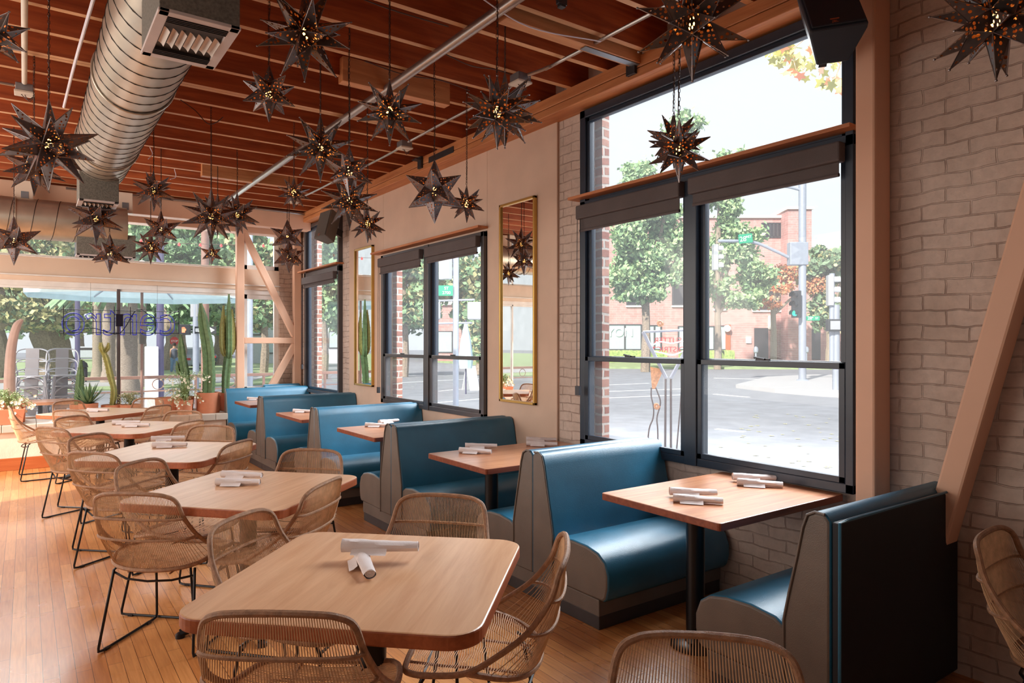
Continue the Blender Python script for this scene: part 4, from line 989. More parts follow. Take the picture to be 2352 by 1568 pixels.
MB().tube(smoothpts([(xl, .01, -.16), (xl*.5, .03, -.10), (0, .0, -.17), (xr*.3, .02, .17), (xr*.6, .02, .05), (xr, .01, .16)], 6), .006, 6).build('power_cable', M['neonblk'], sgn)
MB().box((-.045, -.03, -.075), (.045, .03, .10)).build('transformer', M['neonblk'], sgn, bevel=.004)
b = MB()
for t in (.22, .80): b.tube([(xl+(xr-xl)*t, 0, .16), (xl+(xr-xl)*t, 0, 2.37-sgn.location.z)], .0015, 4)
b.build('hanging_wire', M['wire'], sgn)
# ------------------------------------------------------------------ outside ground
GZ = -.25
def flat(u, v, z=GZ): p = onz(u, v, z); return (p.x, p.y)
struct(MB().box((-90, -30, GZ-.3), (140, 150, GZ)).build('ground_street', M['asphalt']))
struct(MB().box((WX+.36, -20, GZ), (5.6, 15.2, GZ+.13)).build('ground_pavement', M['walk']))
struct(MB().box((-12, GY+.22, GZ), (WX+.36, 15.2, -.02)).build('ground_patio', M['walk']))
struct(MB().prism([(-60, 28), (9, 30), (16, 44), (24, 78), (-60, 110)], GZ, GZ+.06).build('ground_lawn', M['grass']))
struct(MB().prism([(-40, 33), (8.0, 31.5), (12, 40), (9, 40), (4, 36), (-40, 39)], GZ+.06, GZ+.08).build('ground_path', M['walk']))
I = [flat(*p) for p in ((1690, 891), (1780, 902), (1868, 909), (1975, 916), (2150, 918), (2150, 868), (1860, 866), (1760, 872))]
struct(MB().prism(I, GZ, GZ+.15).build('ground_island', M['walk']))
L_ = [flat(*p) for p in ((1500, 834), (2200, 838), (2200, 830), (1300, 829))]
struct(MB().prism([flat(1200, 846), flat(2300, 850), flat(2500, 834), flat(1000, 832)], GZ, GZ+.14).build('ground_verge', M['grass']))
for i, (a_, b_) in enumerate((((1395, 884), (1490, 880)), ((1395, 899), (1590, 892)), ((1395, 914), (1600, 905)), ((1640, 868), (1800, 872)), ((1640, 905), (1720, 912)), ((1645, 985), (1710, 992)), ((1010, 898), (1120, 888)), ((900, 880), (1120, 868)), ((1000, 925), (1115, 915)), ((560, 862), (640, 866)))):
    p0 = onz(*a_, GZ); p1 = onz(*b_, GZ); d = (p1-p0).normalized(); n_ = Vector((-d.y, d.x, 0))*.07
    struct(MB().prism([tuple((p0-n_).xy), tuple((p1-n_).xy), tuple((p1+n_).xy), tuple((p0+n_).xy)], GZ, GZ+.006).build('lane_marking', M['lane']))
# ------------------------------------------------------------------ trees
def leaves(blobs, n, size, seed, mix=0):
    rnd = random.Random(seed); b = MB(); tot = sum(r[0]*r[1]*r[2] for c, r in blobs)
    for c, r in blobs:
        k = int(n*r[0]*r[1]*r[2]/tot); cl = [Vector((rnd.gauss(0, 1), rnd.gauss(0, 1), rnd.gauss(0, 1))).normalized()*rnd.uniform(.35, 1.0) for _ in range(22)]
        for _ in range(k):
            q = rnd.choice(cl); p = q+Vector((rnd.gauss(0, .17), rnd.gauss(0, .17), rnd.gauss(0, .14)))
            p = Vector((c[0]+p.x*r[0], c[1]+p.y*r[1], c[2]+p.z*r[2]))
            v1 = Vector((rnd.uniform(-1, 1), rnd.uniform(-1, 1), rnd.uniform(-1, 1))).normalized(); v2 = v1.cross(Vector((rnd.uniform(-1, 1), rnd.uniform(-1, 1), rnd.uniform(-1, 1)))).normalized()
            s_ = size*rnd.uniform(.6, 1.3); b.add([p-v1*s_, p+v2*s_*.6, p+v1*s_, p-v2*s_*.6], [(0, 1, 2, 3)], 1 if rnd.random() < mix else 0)
    return b
def tree(lab, u, vb, d, blobs, tr_px, m1, m2, n=3500, size=.3, mixf=.4, seed=1, fork=True, cat='tree', bark='bark'):
    base = dep(u, vb, d); base.z = GZ; root = thing('street_tree', lab, cat, base)
    B = []
    for (bu, bv, ru, rv) in blobs:
        c = dep(bu, bv, d)-base; B.append((tuple(c), (ru/F*d, ru/F*d, rv/F*d)))
    R = tr_px/F*d/2; top = min(B, key=lambda q: abs(q[0][0])+abs(q[0][1])); low = min(c[2]-r[2]*.5 for c, r in B)
    mb = MB(); mb.tube(smoothpts([(0, 0, 0), (R*.4, 0, low*.5), (0, 0, low), (top[0][0]*.5, top[0][1]*.5, max(low+.5, top[0][2]))], 4), [R*1.2]*4+[R]*4+[R*.8]*4+[R*.4], 8)
    for c, r in B: mb.tube(smoothpts([(0, 0, low*.85), (c[0]*.5, c[1]*.5, (low+c[2])*.5), c], 4), [R*.5]*4+[R*.35]*4+[R*.12], 6)
    mb.build('trunk', M[bark], root, smooth=True); leaves(B, n, size, seed, mixf).build('crown', [M[m1], M[m2]], root); return root
tree('large green street tree seen through the left half of the big window', 1482, 845, 42, [(1465, 540, 70, 80), (1430, 640, 50, 55), (1530, 620, 55, 55), (1470, 440, 55, 60), (1550, 520, 45, 70), (1570, 310, 45, 55), (1480, 670, 60, 30)], 18, 'leafG', 'leafL', 19000, .17, .5, 2)
tree('pale green street tree seen through the right half of the big window', 1648, 835, 46, [(1690, 560, 60, 60), (1655, 470, 45, 60), (1730, 640, 45, 50), (1640, 640, 40, 45), (1690, 690, 45, 25), (1690, 385, 50, 45)], 14, 'leafL', 'leafG', 16000, .17, .35, 3)
tree('small orange leaved tree by the brick building door', 1776, 834, 52, [(1790, 650, 34, 30), (1762, 690, 26, 26), (1875, 655, 30, 34), (1815, 625, 40, 18)], 12, 'leafO', 'leafY', 3600, .13, .2, 4)
tree('dark green tree behind the traffic signals at the right of the window', 1905, 834, 52, [(1890, 620, 50, 45), (1945, 600, 40, 40), (1900, 710, 36, 50), (1955, 720, 40, 50)], 16, 'leafD', 'leafY', 13000, .24, .25, 5)
PK = [
 ('broad olive tree in the park at the far left', -30, 34, [(-60, 640, 110, 90), (20, 720, 80, 50), (40, 600, 70, 60), (110, 700, 60, 50)], 60, 'leafY', 'leafD'),
 ('huge grey trunked park tree behind the stacked metal chairs', 105, 36, [(100, 620, 90, 70), (150, 720, 60, 50), (60, 560, 80, 60), (170, 560, 70, 60)], 72, 'leafY', 'leafG'),
 ('leafy park tree above the neon sign', 300, 48, [(260, 560, 90, 60), (330, 620, 70, 60), (230, 650, 60, 60)], 20, 'leafG', 'leafL'),
 ('leafy park tree behind the palm trunks', 395, 44, [(390, 590, 80, 60), (430, 690, 50, 60), (450, 560, 70, 50)], 42, 'leafG', 'leafD'),
 ('park tree behind the one way sign', 500, 54, [(500, 600, 60, 70), (520, 700, 50, 60), (470, 690, 40, 50)], 20, 'leafG', 'leafL'),
 ('street tree behind the corner brace frame', 606, 40, [(610, 600, 50, 60), (600, 710, 40, 45), (570, 540, 50, 40)], 16, 'leafG', 'leafY'),
 ('green tree filling the narrow corner window', 745, 34, [(750, 590, 60, 60), (745, 700, 40, 60), (800, 640, 50, 60)], 14, 'leafG', 'leafL'),
 ('tree beyond the left half of the middle window', 930, 36, [(930, 620, 50, 50), (960, 700, 45, 45), (900, 720, 45, 40)], 14, 'leafG', 'leafY'),
 ('tree with a few orange leaves beyond the right half of the middle window', 1100, 38, [(1090, 630, 50, 60), (1080, 720, 40, 50), (1110, 790, 26, 40), (1030, 640, 40, 50)], 18, 'leafG', 'leafY'),
 ('thick green tree line behind the park lawn', 180, 80, [(60, 700, 90, 60), (250, 700, 90, 60), (420, 720, 90, 60), (600, 700, 90, 60), (330, 600, 120, 60), (140, 600, 120, 60)], 16, 'leafD', 'leafG'),
 ('distant green tree row beyond the cross street', 850, 84, [(760, 720, 70, 50), (900, 720, 80, 50), (1050, 720, 80, 50), (1200, 700, 80, 60), (830, 620, 90, 60), (1010, 600, 90, 60)], 14, 'leafG', 'leafD'),
]
for i, (l_, u, d, bl, tp, m1, m2) in enumerate(PK): tree(l_, u, 840, d, bl, tp, m1, m2, 15000 if d > 70 else 14000, .0052*d if d < 70 else .5, .35, 20+i)
for i, (u, d, w_) in enumerate(((225, 34, 22), (250, 30, 26), (292, 24, 42), (318, 27, 32), (272, 32, 24))):
    base = dep(u, 850, d); base.z = GZ; R = w_/F*d/2; h = (855-600)/F*d
    root = thing('palm_trunk', ('thin palm trunk, leftmost of the palm group', 'second palm trunk from the left of the group', 'thickest palm trunk under the aqua canopy', 'palm trunk just right of the thickest one', 'slim palm trunk between the second and the thickest')[i], 'palm tree', base)
    mb = MB(); pr = [(R*1.45, 0), (R*1.15, .5)]+[(R*(1.0+.05*(k % 2)), .6+k*.16) for k in range(int((h-.6)/.16))]; mb.lathe(pr, n=20); mb.build('trunk', M['palmb'], root, smooth=True)
    fr_ = MB(); rnd = random.Random(i)
    for k in range(26):
        a = k*2.4; d_ = Vector((math.cos(a), math.sin(a), .35)); s_ = Vector((-math.sin(a), math.cos(a), 0)); rows = []
        for q in range(6): t = q/5; c_ = Vector((0, 0, h))+d_*2.4*t+Vector((0, 0, -1.8*t*t)); rows.append([c_-s_*.22*(1-t*.7), c_+Vector((0, 0, .08)), c_+s_*.22*(1-t*.7)])
        fr_.grid(rows)
    fr_.build('fronds', M['leafG'], root)
# overhanging plane tree branch near the top of the big window
rt = thing('overhanging_branch', 'plane tree branch with yellow green leaves at the top of the big window', 'branch', dep(1900, 60, 7.5)); rnd = random.Random(8); lf = MB()
c0 = rt.location
for (bu, bv, ru, rv, n_) in ((1800, 130, 34, 30, 40), (1845, 160, 30, 28, 26), (1900, 130, 40, 34, 40), (1915, 190, 30, 18, 22), (1955, 110, 16, 50, 22), (1790, 95, 30, 22, 20)):
    for _ in range(n_):
        p = dep(bu+rnd.gauss(0, ru*.5), bv+rnd.gauss(0, rv*.5), 7.5+rnd.uniform(-.5, .5))-c0; sz = rnd.uniform(.05, .085)
        n3 = Vector((rnd.uniform(-1, 1), rnd.uniform(-1, 1), rnd.uniform(-1, 1))).normalized(); t = n3.orthogonal().normalized(); b_ = n3.cross(t); pts = []
        for k in range(10):
            a = 2*PI*k/10; rr = sz*(1 if k % 2 == 0 else .52); pts.append(p+t*math.cos(a)*rr+b_*math.sin(a)*rr)
        lf.add([p]+pts, [(0, k+1, (k+1) % 10+1) for k in range(10)], 0 if rnd.random() < .85 else 1)
lf.build('leaves', [M['leafN'], M['leafO']], rt)
tw = MB()
for (bu, bv) in ((1800, 130), (1845, 160), (1900, 130), (1915, 190), (1955, 110)): tw.tube(smoothpts([dep(2010, -60, 7.6)-c0, dep((bu+2000)/2, (bv-40)/2, 7.5)-c0, dep(bu, bv, 7.5)-c0], 5), .008, 5)
tw.build('twigs', M['bark'], rt)
# ------------------------------------------------------------------ brick office building across the street
BD = 60.0
def bx_(u): return (u-1176)/F*BD
def bz_(v): return H+(HY-v)/F*BD
fw = Vector((S, C, 0)); bo = fw*BD
bld = thing('brick_building', 'pink brick office building across the street beyond the big window', 'building', (bo.x, bo.y, GZ)); bld.rotation_euler.z = -TH
def bbox(nm, u0, v0, u1, v1, y0, y1, m, par=None, bevel=0):
    par = par or bld; return MB().box((bx_(u0), y0, bz_(v0)-GZ), (bx_(u1), y1, bz_(v1)-GZ)).build(nm, M[m], par, bevel=bevel)
bbox('main_wall', 1180, 500, 1795, 850, 0, 12, 'facade'); bbox('tower_wall', 1793, 487, 1846, 850, -1.6, 12, 'facade'); bbox('side_wall', 1846, 572, 2200, 850, -.2, 12, 'facade')
bbox('cornice', 1790, 483, 1849, 489, -1.8, 12.2, 'trimw'); bbox('cornice', 1846, 568, 2200, 574, -.4, 12.2, 'trimw'); bbox('cornice', 1180, 495, 1794, 501, -.2, 12.2, 'trimw')
def bwin(u0, v0, u1, v1, m='wglass', n=1, sill=True):
    f = MB(); x0, x1, z0, z1 = bx_(u0), bx_(u1), bz_(v1)-GZ, bz_(v0)-GZ
    for i in range(n+1): x = x0+(x1-x0)*i/n; f.box((x-.07, -.08, z0), (x+.07, .02, z1))
    f.box((x0, -.08, z0-.05), (x1, .02, z0+.07)); f.box((x0, -.08, z1-.07), (x1, .02, z1+.03)); o = f.build('window', M['frame2'], bld)
    MB().box((x0+.05, -.03, z0+.05), (x1-.05, .0, z1-.05)).build('pane', M[m], o)
    if sill: MB().box((x0-.1, -.15, z0-.2), (x1+.1, .0, z0-.05)).build('sill', M['trimw'], o)
bwin(1397, 745, 1473, 803, n=2, sill=False); bwin(1488, 747, 1518, 803, n=2, sill=False); bwin(1558, 749, 1640, 803, n=3, sill=False); bwin(1650, 748, 1668, 803, sill=False)
bwin(1641, 660, 1666, 708, 'dglass'); bwin(1730, 660, 1796, 711, 'dglass', 2); bwin(1545, 655, 1585, 700, 'dglass'); bwin(1750, 512, 1794, 545, 'dglass', 5, False); bwin(1440, 655, 1480, 700, 'dglass', 2)
bbox('brown_column', 1666, 745, 1677, 815, -.1, .05, 'base'); bbox('entrance_door', 1732, 753, 1764, 826, -.06, .05, 'dglass'); bbox('recess', 1768, 755, 1796, 826, -.05, .05, 'rbrick')
def arch(u0, u1, v0, v1):
    x0, x1, z0, z1 = bx_(u0), bx_(u1), bz_(v1)-GZ, bz_(v0)-GZ; cx = (x0+x1)/2; R = (x1-x0)/2; P = [(x0, z0), (x1, z0)]+[(cx+R*math.cos(a*PI/10), z1-R*.5+R*.5*math.sin(a*PI/10)) for a in range(11)]
    b = MB(); n = len(P); b.v = [(x, -.25, z) for x, z in P]+[(x, .1, z) for x, z in P]; b.f = [tuple(range(n))]+[(i, (i+1) % n, n+(i+1) % n, n+i) for i in range(n)]; b.mi = [0]*len(b.f); b.build('arched_entry', M['dglass'], bld)
arch(1848, 1882, 756, 826); arch(1928, 1985, 772, 826)
bbox('plaque', 1713, 773, 1725, 788, -.12, 0, 'trimw'); bbox('plaque_face', 1715, 776, 1723, 786, -.14, -.12, 'greyb')
MB().lathe([(0, -.05), (.30, -.05), (.30, .05), (0, .05)], n=20).build('round_sign', M['trimw'], bld, loc=(bx_(1667), -.4, bz_(754)-GZ)).rotation_euler = (PI/2, 0, 0)
text('window_lettering', 'LYON', 1.05, M['wtxt'], bld, (bx_(1417), -.12, bz_(764)-GZ), (PI/2, 0, 0), .01)
bbox('roof_block', 1862, 548, 1900, 572, 4, 10, 'greyb'); bbox('roof_block', 1896, 530, 2100, 572, 5, 11, 'greyb'); bbox('slanted_pilaster', 1764, 725, 1770, 756, -.5, 0, 'trimw')
for (u0, u1, l_) in ((1385, 1475, 'long clipped hedge under the LYON window'), (1490, 1524, 'short clipped hedge right of the large tree trunk'), (1556, 1640, 'clipped hedge under the wide office window'), (1652, 1675, 'small hedge below the narrow office window')):
    p = bo+Vector((C, -S, 0))*bx_((u0+u1)/2)-fw*.9; L = (u1-u0)/F*BD; z1 = bz_(804)-GZ; z0 = 0
    g = []; n = 24
    for i in range(n+1):
        t = i/n; row = []
        for (yy, zz) in ((-.55, z0), (-.6, z1*.5), (-.55, z1*.92), (-.35, z1), (.35, z1), (.5, z1*.9), (.55, z0)):
            row.append((-L/2+L*t, yy+.08*noise.noise(Vector((t*30, zz*5, 1))), zz+(.07*noise.noise(Vector((t*25, yy*6, 2))) if zz > .2 else 0)))
        g.append(row)
    o = MB().grid(g).build('clipped_hedge', M['hedge'], None, smooth=True, loc=(p.x, p.y, GZ), rz=-TH); tag(o, l_, 'hedge')
# second building glimpsed behind the middle and corner windows
def simple_bld(lab, u0, u1, v0, d, m, wins):
    o_ = fw*d; r = thing('street_building', lab, 'building', (o_.x, o_.y, GZ)); r.rotation_euler.z = -TH; X = lambda u: (u-1176)/F*d; Z = lambda v: H+(HY-v)/F*d-GZ
    MB().box((X(u0), 0, 0), (X(u1), 8, Z(v0))).build('wall', M[m], r); MB().box((X(u0)-.3, -.3, Z(v0)), (X(u1)+.3, 8.3, Z(v0)+.35)).build('roof', M['trimw'], r)
    for (a_, b_, c_, e_) in wins:
        f = MB().box((X(a_), -.08, Z(e_)), (X(b_), 0, Z(c_))).build('window', M['frame2'], r); MB().box((X(a_)+.1, -.12, Z(e_)+.1), (X(b_)-.1, -.08, Z(c_)-.1)).build('pane', M['wglass'], f)
simple_bld('brick building wing behind the middle window trees', 980, 1135, 700, 66, 'facade', [(1000, 1040, 760, 810), (1060, 1085, 750, 815), (1092, 1108, 750, 812)])
simple_bld('low pale building beyond the corner window', 700, 800, 738, 60, 'greyb', [(715, 740, 760, 800), (755, 780, 760, 800)])
simple_bld('grey house behind the corner brace frame', 560, 660, 735, 58, 'greyb', [(575, 600, 745, 770), (610, 640, 775, 812)])
# ------------------------------------------------------------------ street furniture
def pole(root, nm, pts, r, m='pole'): return MB().tube(pts, r, 12).build(nm, M[m], root, smooth=True)
def at0(u, d): p = dep(u, 800, d); return Vector((p.x, p.y, GZ))
def head(root, loc, n, m, rz, s_=1.0, lit=None, vis=True):
    h = MB().box((-.16*s_, -.08*s_, 0), (.16*s_, .10*s_, .34*s_*n)).build('signal_head', M[m], root, bevel=.02, loc=loc, rz=rz)
    for k in range(n):
        z = (.17+.34*(n-1-k))*s_
        o = MB().grid([[(.13*s_*math.cos(a), -.08*s_-q, z+.13*s_*math.sin(a)) for a in [PI*(-.15+1.3*j/10) for j in range(11)]] for q in (0, .22*s_)]).build('visor', M[m], h, smooth=True)
        MB().lathe([(0, 0), (.11*s_, 0), (.11*s_, .02)], n=16).build('lens', M['grn_l'] if lit == k else M['dark'], h, loc=(0, -.085*s_, z)).rotation_euler = (PI/2, 0, 0)
    return h
def sidesign(root, u, v, d, w_, h_, txts, m='green', tilt=0, flip=False, off=0):
    c = dep(u, v, d)-root.location; c -= fw*off
    o = MB().box((-w_/2, -.015, -h_/2), (w_/2, .015, h_/2)).build('sign_plate', M[m], root, loc=c); o.rotation_euler = (0, tilt, -TH)
    MB().box((-w_/2+.01, -.018, -h_/2+.01), (w_/2-.01, -.0155, h_/2-.01)).build('sign_face', M[m], o)
    for (t_, x, z, s_) in txts: text('sign_lettering', t_, s_, M['wtxt'], o, (x, -.022, z), (PI/2, 0, 0), .002)
    return o
# mast arm pole with the tilted 28th ST sign
b0 = at0(1843, 30); r = thing('traffic_mast', 'tall pale traffic mast with long arm and tilted green 28th ST sign', 'street pole', b0)
pole(r, 'mast', [(0, 0, 0), (0, 0, 9.0)], .16); MB().lathe([(.32, 0), (.32, .12), (.2, .2)], n=16).build('base_plate', M['pole'], r)
pole(r, 'luminaire_arm', smoothpts([tuple(dep(1843, 437, 30)-b0), tuple(dep(1800, 428, 30)-b0), tuple(dep(1745, 432, 30)-b0)], 5), .06)
pole(r, 'mast_arm', smoothpts([tuple(dep(1840, 605, 30)-b0), tuple(dep(1780, 576, 30)-b0), tuple(dep(1728, 556, 30)-b0), tuple(dep(1650, 553, 30)-b0)], 5), .07)
MB().box((-.4, -.2, -.5), (.4, .2, .5)).build('control_box', M['pole'], r, loc=dep(1832, 583, 30)-b0, rz=-TH, bevel=.03)
sidesign(r, 1707, 550, 30, .60*1, .40, [('28', -.12, -.02, .30), ('th', .05, .07, .13), ('ST', .18, .06, .15)], off=.3, tilt=math.radians(-6)).scale = (1, 1, 1)
head(r, dep(1643, 615, 30)-b0-Vector((0, 0, .1)), 3, 'sigg', -TH+PI/2, 1.1)
head(r, dep(1822, 730, 30)-b0-fw*.3, 3, 'sig', -TH-math.radians(50), 1.15, lit=2)
sidesign(r, 1865, 731, 30, .58, .20, [('28', -.15, 0, .19), ('th', -.03, .04, .09), ('ST', .16, 0, .12)], off=.1)
# second signal pole
b0 = at0(1920, 24); r = thing('traffic_signal_pole', 'grey traffic signal pole with pedestrian signals at the right of the big window', 'traffic signal', b0)
pole(r, 'pole', [(0, 0, 0), (0, 0, dep(1920, 700, 24).z-GZ)], .12); pole(r, 'side_pole', [tuple(dep(1911, 830, 24)-b0), tuple(dep(1911, 628, 24)-b0)], .09)
head(r, dep(1907, 702, 24)-b0, 3, 'sigg', -TH+math.radians(80), 1.05)
for u, nm in ((1910, -1), (1942, 1)):
    h = MB().box((-.24, -.12, -.21), (.24, .12, .21)).build('pedestrian_signal', M['sig'], r, bevel=.03, loc=dep(u, 747, 24)-b0-fw*.15, rz=-TH)
    MB().box((-.17, -.13, -.15), (.17, -.12, .15)).build('signal_face', M['sigg'] if nm < 0 else M['speaker2'], h)
# parking meters
for u, l_ in ((1736, 'parking meter in front of the brick building door'), (1852, 'parking meter right of the tall traffic mast')):
    b0 = at0(u, 48); r = thing('parking_meter', l_, 'parking meter', b0); pole(r, 'post', [(0, 0, 0), (0, 0, 1.1)], .06); MB().lathe([(.04, 1.05), (.15, 1.15), (.17, 1.35), (.12, 1.5), (0, 1.56)], n=12).build('meter_head', M['pole'], r, smooth=True)
# signs and signal backs beyond the middle window
b0 = at0(1047, 14); r = thing('street_name_pole', 'white pole with the green ST 2700 street sign beyond the middle window', 'street pole', b0)
pole(r, 'pole', [(0, 0, 0), (0, 0, dep(1047, 560, 14).z-GZ)], .06)
sidesign(r, 1012, 668, 14, .52, .21, [('ST', .13, .045, .085), ('2700', .13, -.045, .085)], off=.08)
head(r, dep(1024, 642, 14)-b0, 3, 'sigg', -TH+math.radians(150), .8)
MB().tube([tuple(dep(985, 691, 14)-b0), tuple(dep(1090, 688, 14)-b0)], .02, 8).tube([tuple(dep(985, 743, 14)-b0), tuple(dep(1085, 741, 14)-b0)], .02, 8).build('bracket', M['pole'], r)
for u in (992, 1093): MB().box((-.17, -.1, -.18), (.17, .1, .18)).build('pedestrian_signal', M['sigg'], r, bevel=.03, loc=dep(u, 714, 14)-b0, rz=-TH)
b0 = at0(1081, 26); r = thing('sandwich_board', 'white sandwich board on the pavement beyond the middle window', 'sign', b0)
for s_ in (-1, 1): MB().obox((0, s_*.16, .45), .40, .03, .95, Matrix.Rotation(s_*.3, 3, 'X')).build('board', M['wtxt'], r)
b0 = at0(1070, 24); r = thing('folded_umbrella', 'closed aqua umbrella beyond the right half of the middle window', 'umbrella', b0)
pole(r, 'pole', [(0, 0, 0), (0, 0, 2.6)], .03, 'pole_d'); MB().lathe([(.22, .9), (.26, 1.2), (.18, 1.9), (.05, 2.5)], n=10).build('canopy', M['canopy'], r)
# steel gateway sculpture outside the big window
SD = 8.2; b0 = at0(1535, SD); r = thing('steel_district_sign', 'wrought steel sign stand with red lettering outside the big window, seen from behind', 'sign stand', b0)
q = lambda u, v: tuple(dep(u, v, SD)-b0); g = -0.0
def foot(u): p = dep(u, 1100, SD)-b0; return (p.x, p.y, 0)
MB().tube([foot(1527), q(1529, 870)], .014, 6).tube([foot(1541), q(1541, 870)], .014, 6).build('centre_post', M['iron'], r)
for P, nm in (([foot(1486), q(1489, 1000), q(1500, 960), q(1501, 935), q(1496, 910), q(1496, 890)], 'wavy_leg'), ([foot(1508), q(1511, 1000), q(1509, 960), q(1517, 925), q(1510, 900), q(1506, 890)], 'wavy_leg'),
              ([foot(1546), q(1556, 1010), q(1559, 975), q(1563, 930), q(1566, 890), q(1572, 860)], 'wavy_leg'), ([foot(1570), q(1574, 1010), q(1570, 970), q(1585, 940), q(1590, 890), q(1588, 860)], 'wavy_leg')):
    MB().tube(smoothpts(P, 5), .009, 6).build(nm, M['iron'], r)
MB().tube([q(1477, 762), q(1530, 868)], .022, 6).tube([q(1597, 762), q(1541, 868)], .022, 6).tube([q(1477, 762), q(1597, 757)], .014, 6).build('crossed_bars', M['pole'], r)
MB().tube(smoothpts([q(1494, 795), q(1516, 785), q(1542, 788), q(1566, 785), q(1590, 792)], 5), .009, 6).tube(smoothpts([q(1503, 807), q(1520, 810), q(1545, 815), q(1570, 806), q(1590, 802)], 5), .009, 6).build('wavy_rail', M['wtxt'], r)
for P in ([(1494, 842), (1524, 848), (1505, 893), (1498, 893)], [(1568, 842), (1600, 842), (1592, 880), (1584, 870)], [(1575, 812), (1597, 795), (1600, 838), (1560, 838)]):
    a_ = [Vector(q(*p)) for p in P]; o_ = [p+fw*.012 for p in a_]; MB().add(a_+o_, [(0,1,2,3),(7,6,5,4)]+[(i,(i+1)%4,4+(i+1)%4,4+i) for i in range(4)]).build('rusted_panel', M['rust'], r)
for (cx, cy) in ((1508, 932), (1572, 917), (1516, 742)):
    sp = [q(cx+(8-8*i/26)*math.cos(i*.5), cy+(8-8*i/26)*math.sin(i*.5)) for i in range(24)]; MB().tube(sp, .010, 5).build('scroll', M['rust'], r)
for t_, u, v in (('SUTTER', 1534, 782), ('DISTRICT', 1534, 803)): text('sign_lettering', t_, .095, M['red'], r, q(u, v), (PI/2, 0, PI-TH), .004)
# fallen leaves
rnd = random.Random(3); p0 = None
for i in range(46):
    u = rnd.uniform(1650, 1940); v = rnd.uniform(950, 1075); p = onz(u, v, GZ if u > 0 else GZ); z = GZ+.13 if p.x < 5.6 else GZ
    p = onz(u, v, z); s_ = rnd.uniform(.035, .075)
    if p0 is None:
        b = MB(); pts = [(0, 0, .008)]+[((1 if k % 2 == 0 else .5)*math.cos(k*PI/5), (1 if k % 2 == 0 else .5)*math.sin(k*PI/5), .12 if k % 2 == 0 else .03) for k in range(10)]
        b.add(pts, [(0, k+1, (k+1) % 10+1) for k in range(10)]); p0 = b.build('fallen_leaf', M['leafY'], None); o = p0
    else: o = p0.copy(); COL.objects.link(o)
    o.location = (p.x, p.y, z+.004); o.rotation_euler = (0, 0, rnd.uniform(0, 6)); o.scale = (s_,)*3; tag(o, 'dry yellow leaf on the street outside the big window', 'leaf', 'fallen leaves on the street')
# ------------------------------------------------------------------ patio beyond the far window
ry = 13.6; r = thing('patio_railing', 'brown metal patio railing with small rings outside the far windows', 'railing', (0, ry, -.02))
MB().box((-7, -.025, .93), (6.0, .025, .985)).build('top_rail', M['rail'], r, bevel=.004); MB().box((-7, -.01, .70), (6.0, .01, .725)).build('lower_rail', M['rail'], r); MB().box((-7, -.01, .15), (6.0, .01, .175)).build('lower_rail', M['rail'], r)
for x in [-6+1.22*k for k in range(10)]: MB().box((x-.02, -.02, 0), (x+.02, .02, .95)).build('railing_post', M['rail'], r)
for x in [-5.4+1.22*k for k in range(10)]: MB().tube([(x+.09*math.cos(a*PI/12), 0, .83+.09*math.sin(a*PI/12)) for a in range(24)], .008, 6, closed=True).build('ring', M['rail'], r)
# metal chairs in two stacks
def metal_chair(lab):
    r = thing('metal_cafe_chair', lab, 'chair', (0, 0, 0), 0, 'stacked metal chairs on the patio')
    MB().prism(rpoly(.36, .36, .05, 4), .43, .45).build('seat', M['galv'], r, bevel=.006)
    for sx_ in (-1, 1):
        for sy in (-1, 1):
            a_ = Vector((sx_*.17, sy*.17, .44)); c_ = Vector((sx_*.22, sy*.23, 0)); n_ = Vector((-sy*sx_, 0, 0))
            MB().tube([a_, c_], [.022, .014], 6).build('leg', M['galv'], r)
    for sy in (-1, 1):
        MB().tube([(.175*math.cos(t), sy*.185, .27+.16*math.sin(t)) for t in [PI*k/12 for k in range(13)]], .010, 6).build('leg_arch', M['galv'], r)
    MB().tube(smoothpts([(-.18, .16, .44), (-.215, .18, .65), (-.20, .19, .80), (-.12, .22, .85), (0, .225, .855), (.12, .22, .85), (.20, .19, .80), (.215, .18, .65), (.18, .16, .44)], 5), .011, 8).build('back_hoop', M['galv'], r, smooth=True)
    MB().grid([[(x*(.75 if z < .5 else 1), .20+.02*(z-.44), z) for x in (-.085, -.03, .03, .085)] for z in (.44, .6, .86)]).build('back_slat', M['galv'], r)
    MB().tube([(-.21, .18, .66), (-.08, .215, .66)], .008, 6).tube([(.21, .18, .66), (.08, .215, .66)], .008, 6).build('arm_bar', M['galv'], r)
    return r
first = None
for sx_, (u, nm) in enumerate(((68, 'left'), (146, 'right'))):
    for k in range(5):
        p = ony(u, 850, 12.6); l_ = ('metal chair at the %s of the %s stack on the patio' % (('bottom', 'second from bottom', 'middle', 'second from top', 'top')[k], nm)).replace('at the second', 'second').replace('at the middle', 'in the middle')
        if first is None: first = metal_chair(l_); first.location = (p.x, 12.6, -.02); first.rotation_euler.z = math.radians(-4)
        else: dup(first, (p.x+.006*k, 12.6+.03*k, -.02+.155*k), math.radians(-4 if sx_ == 0 else 8), l_)
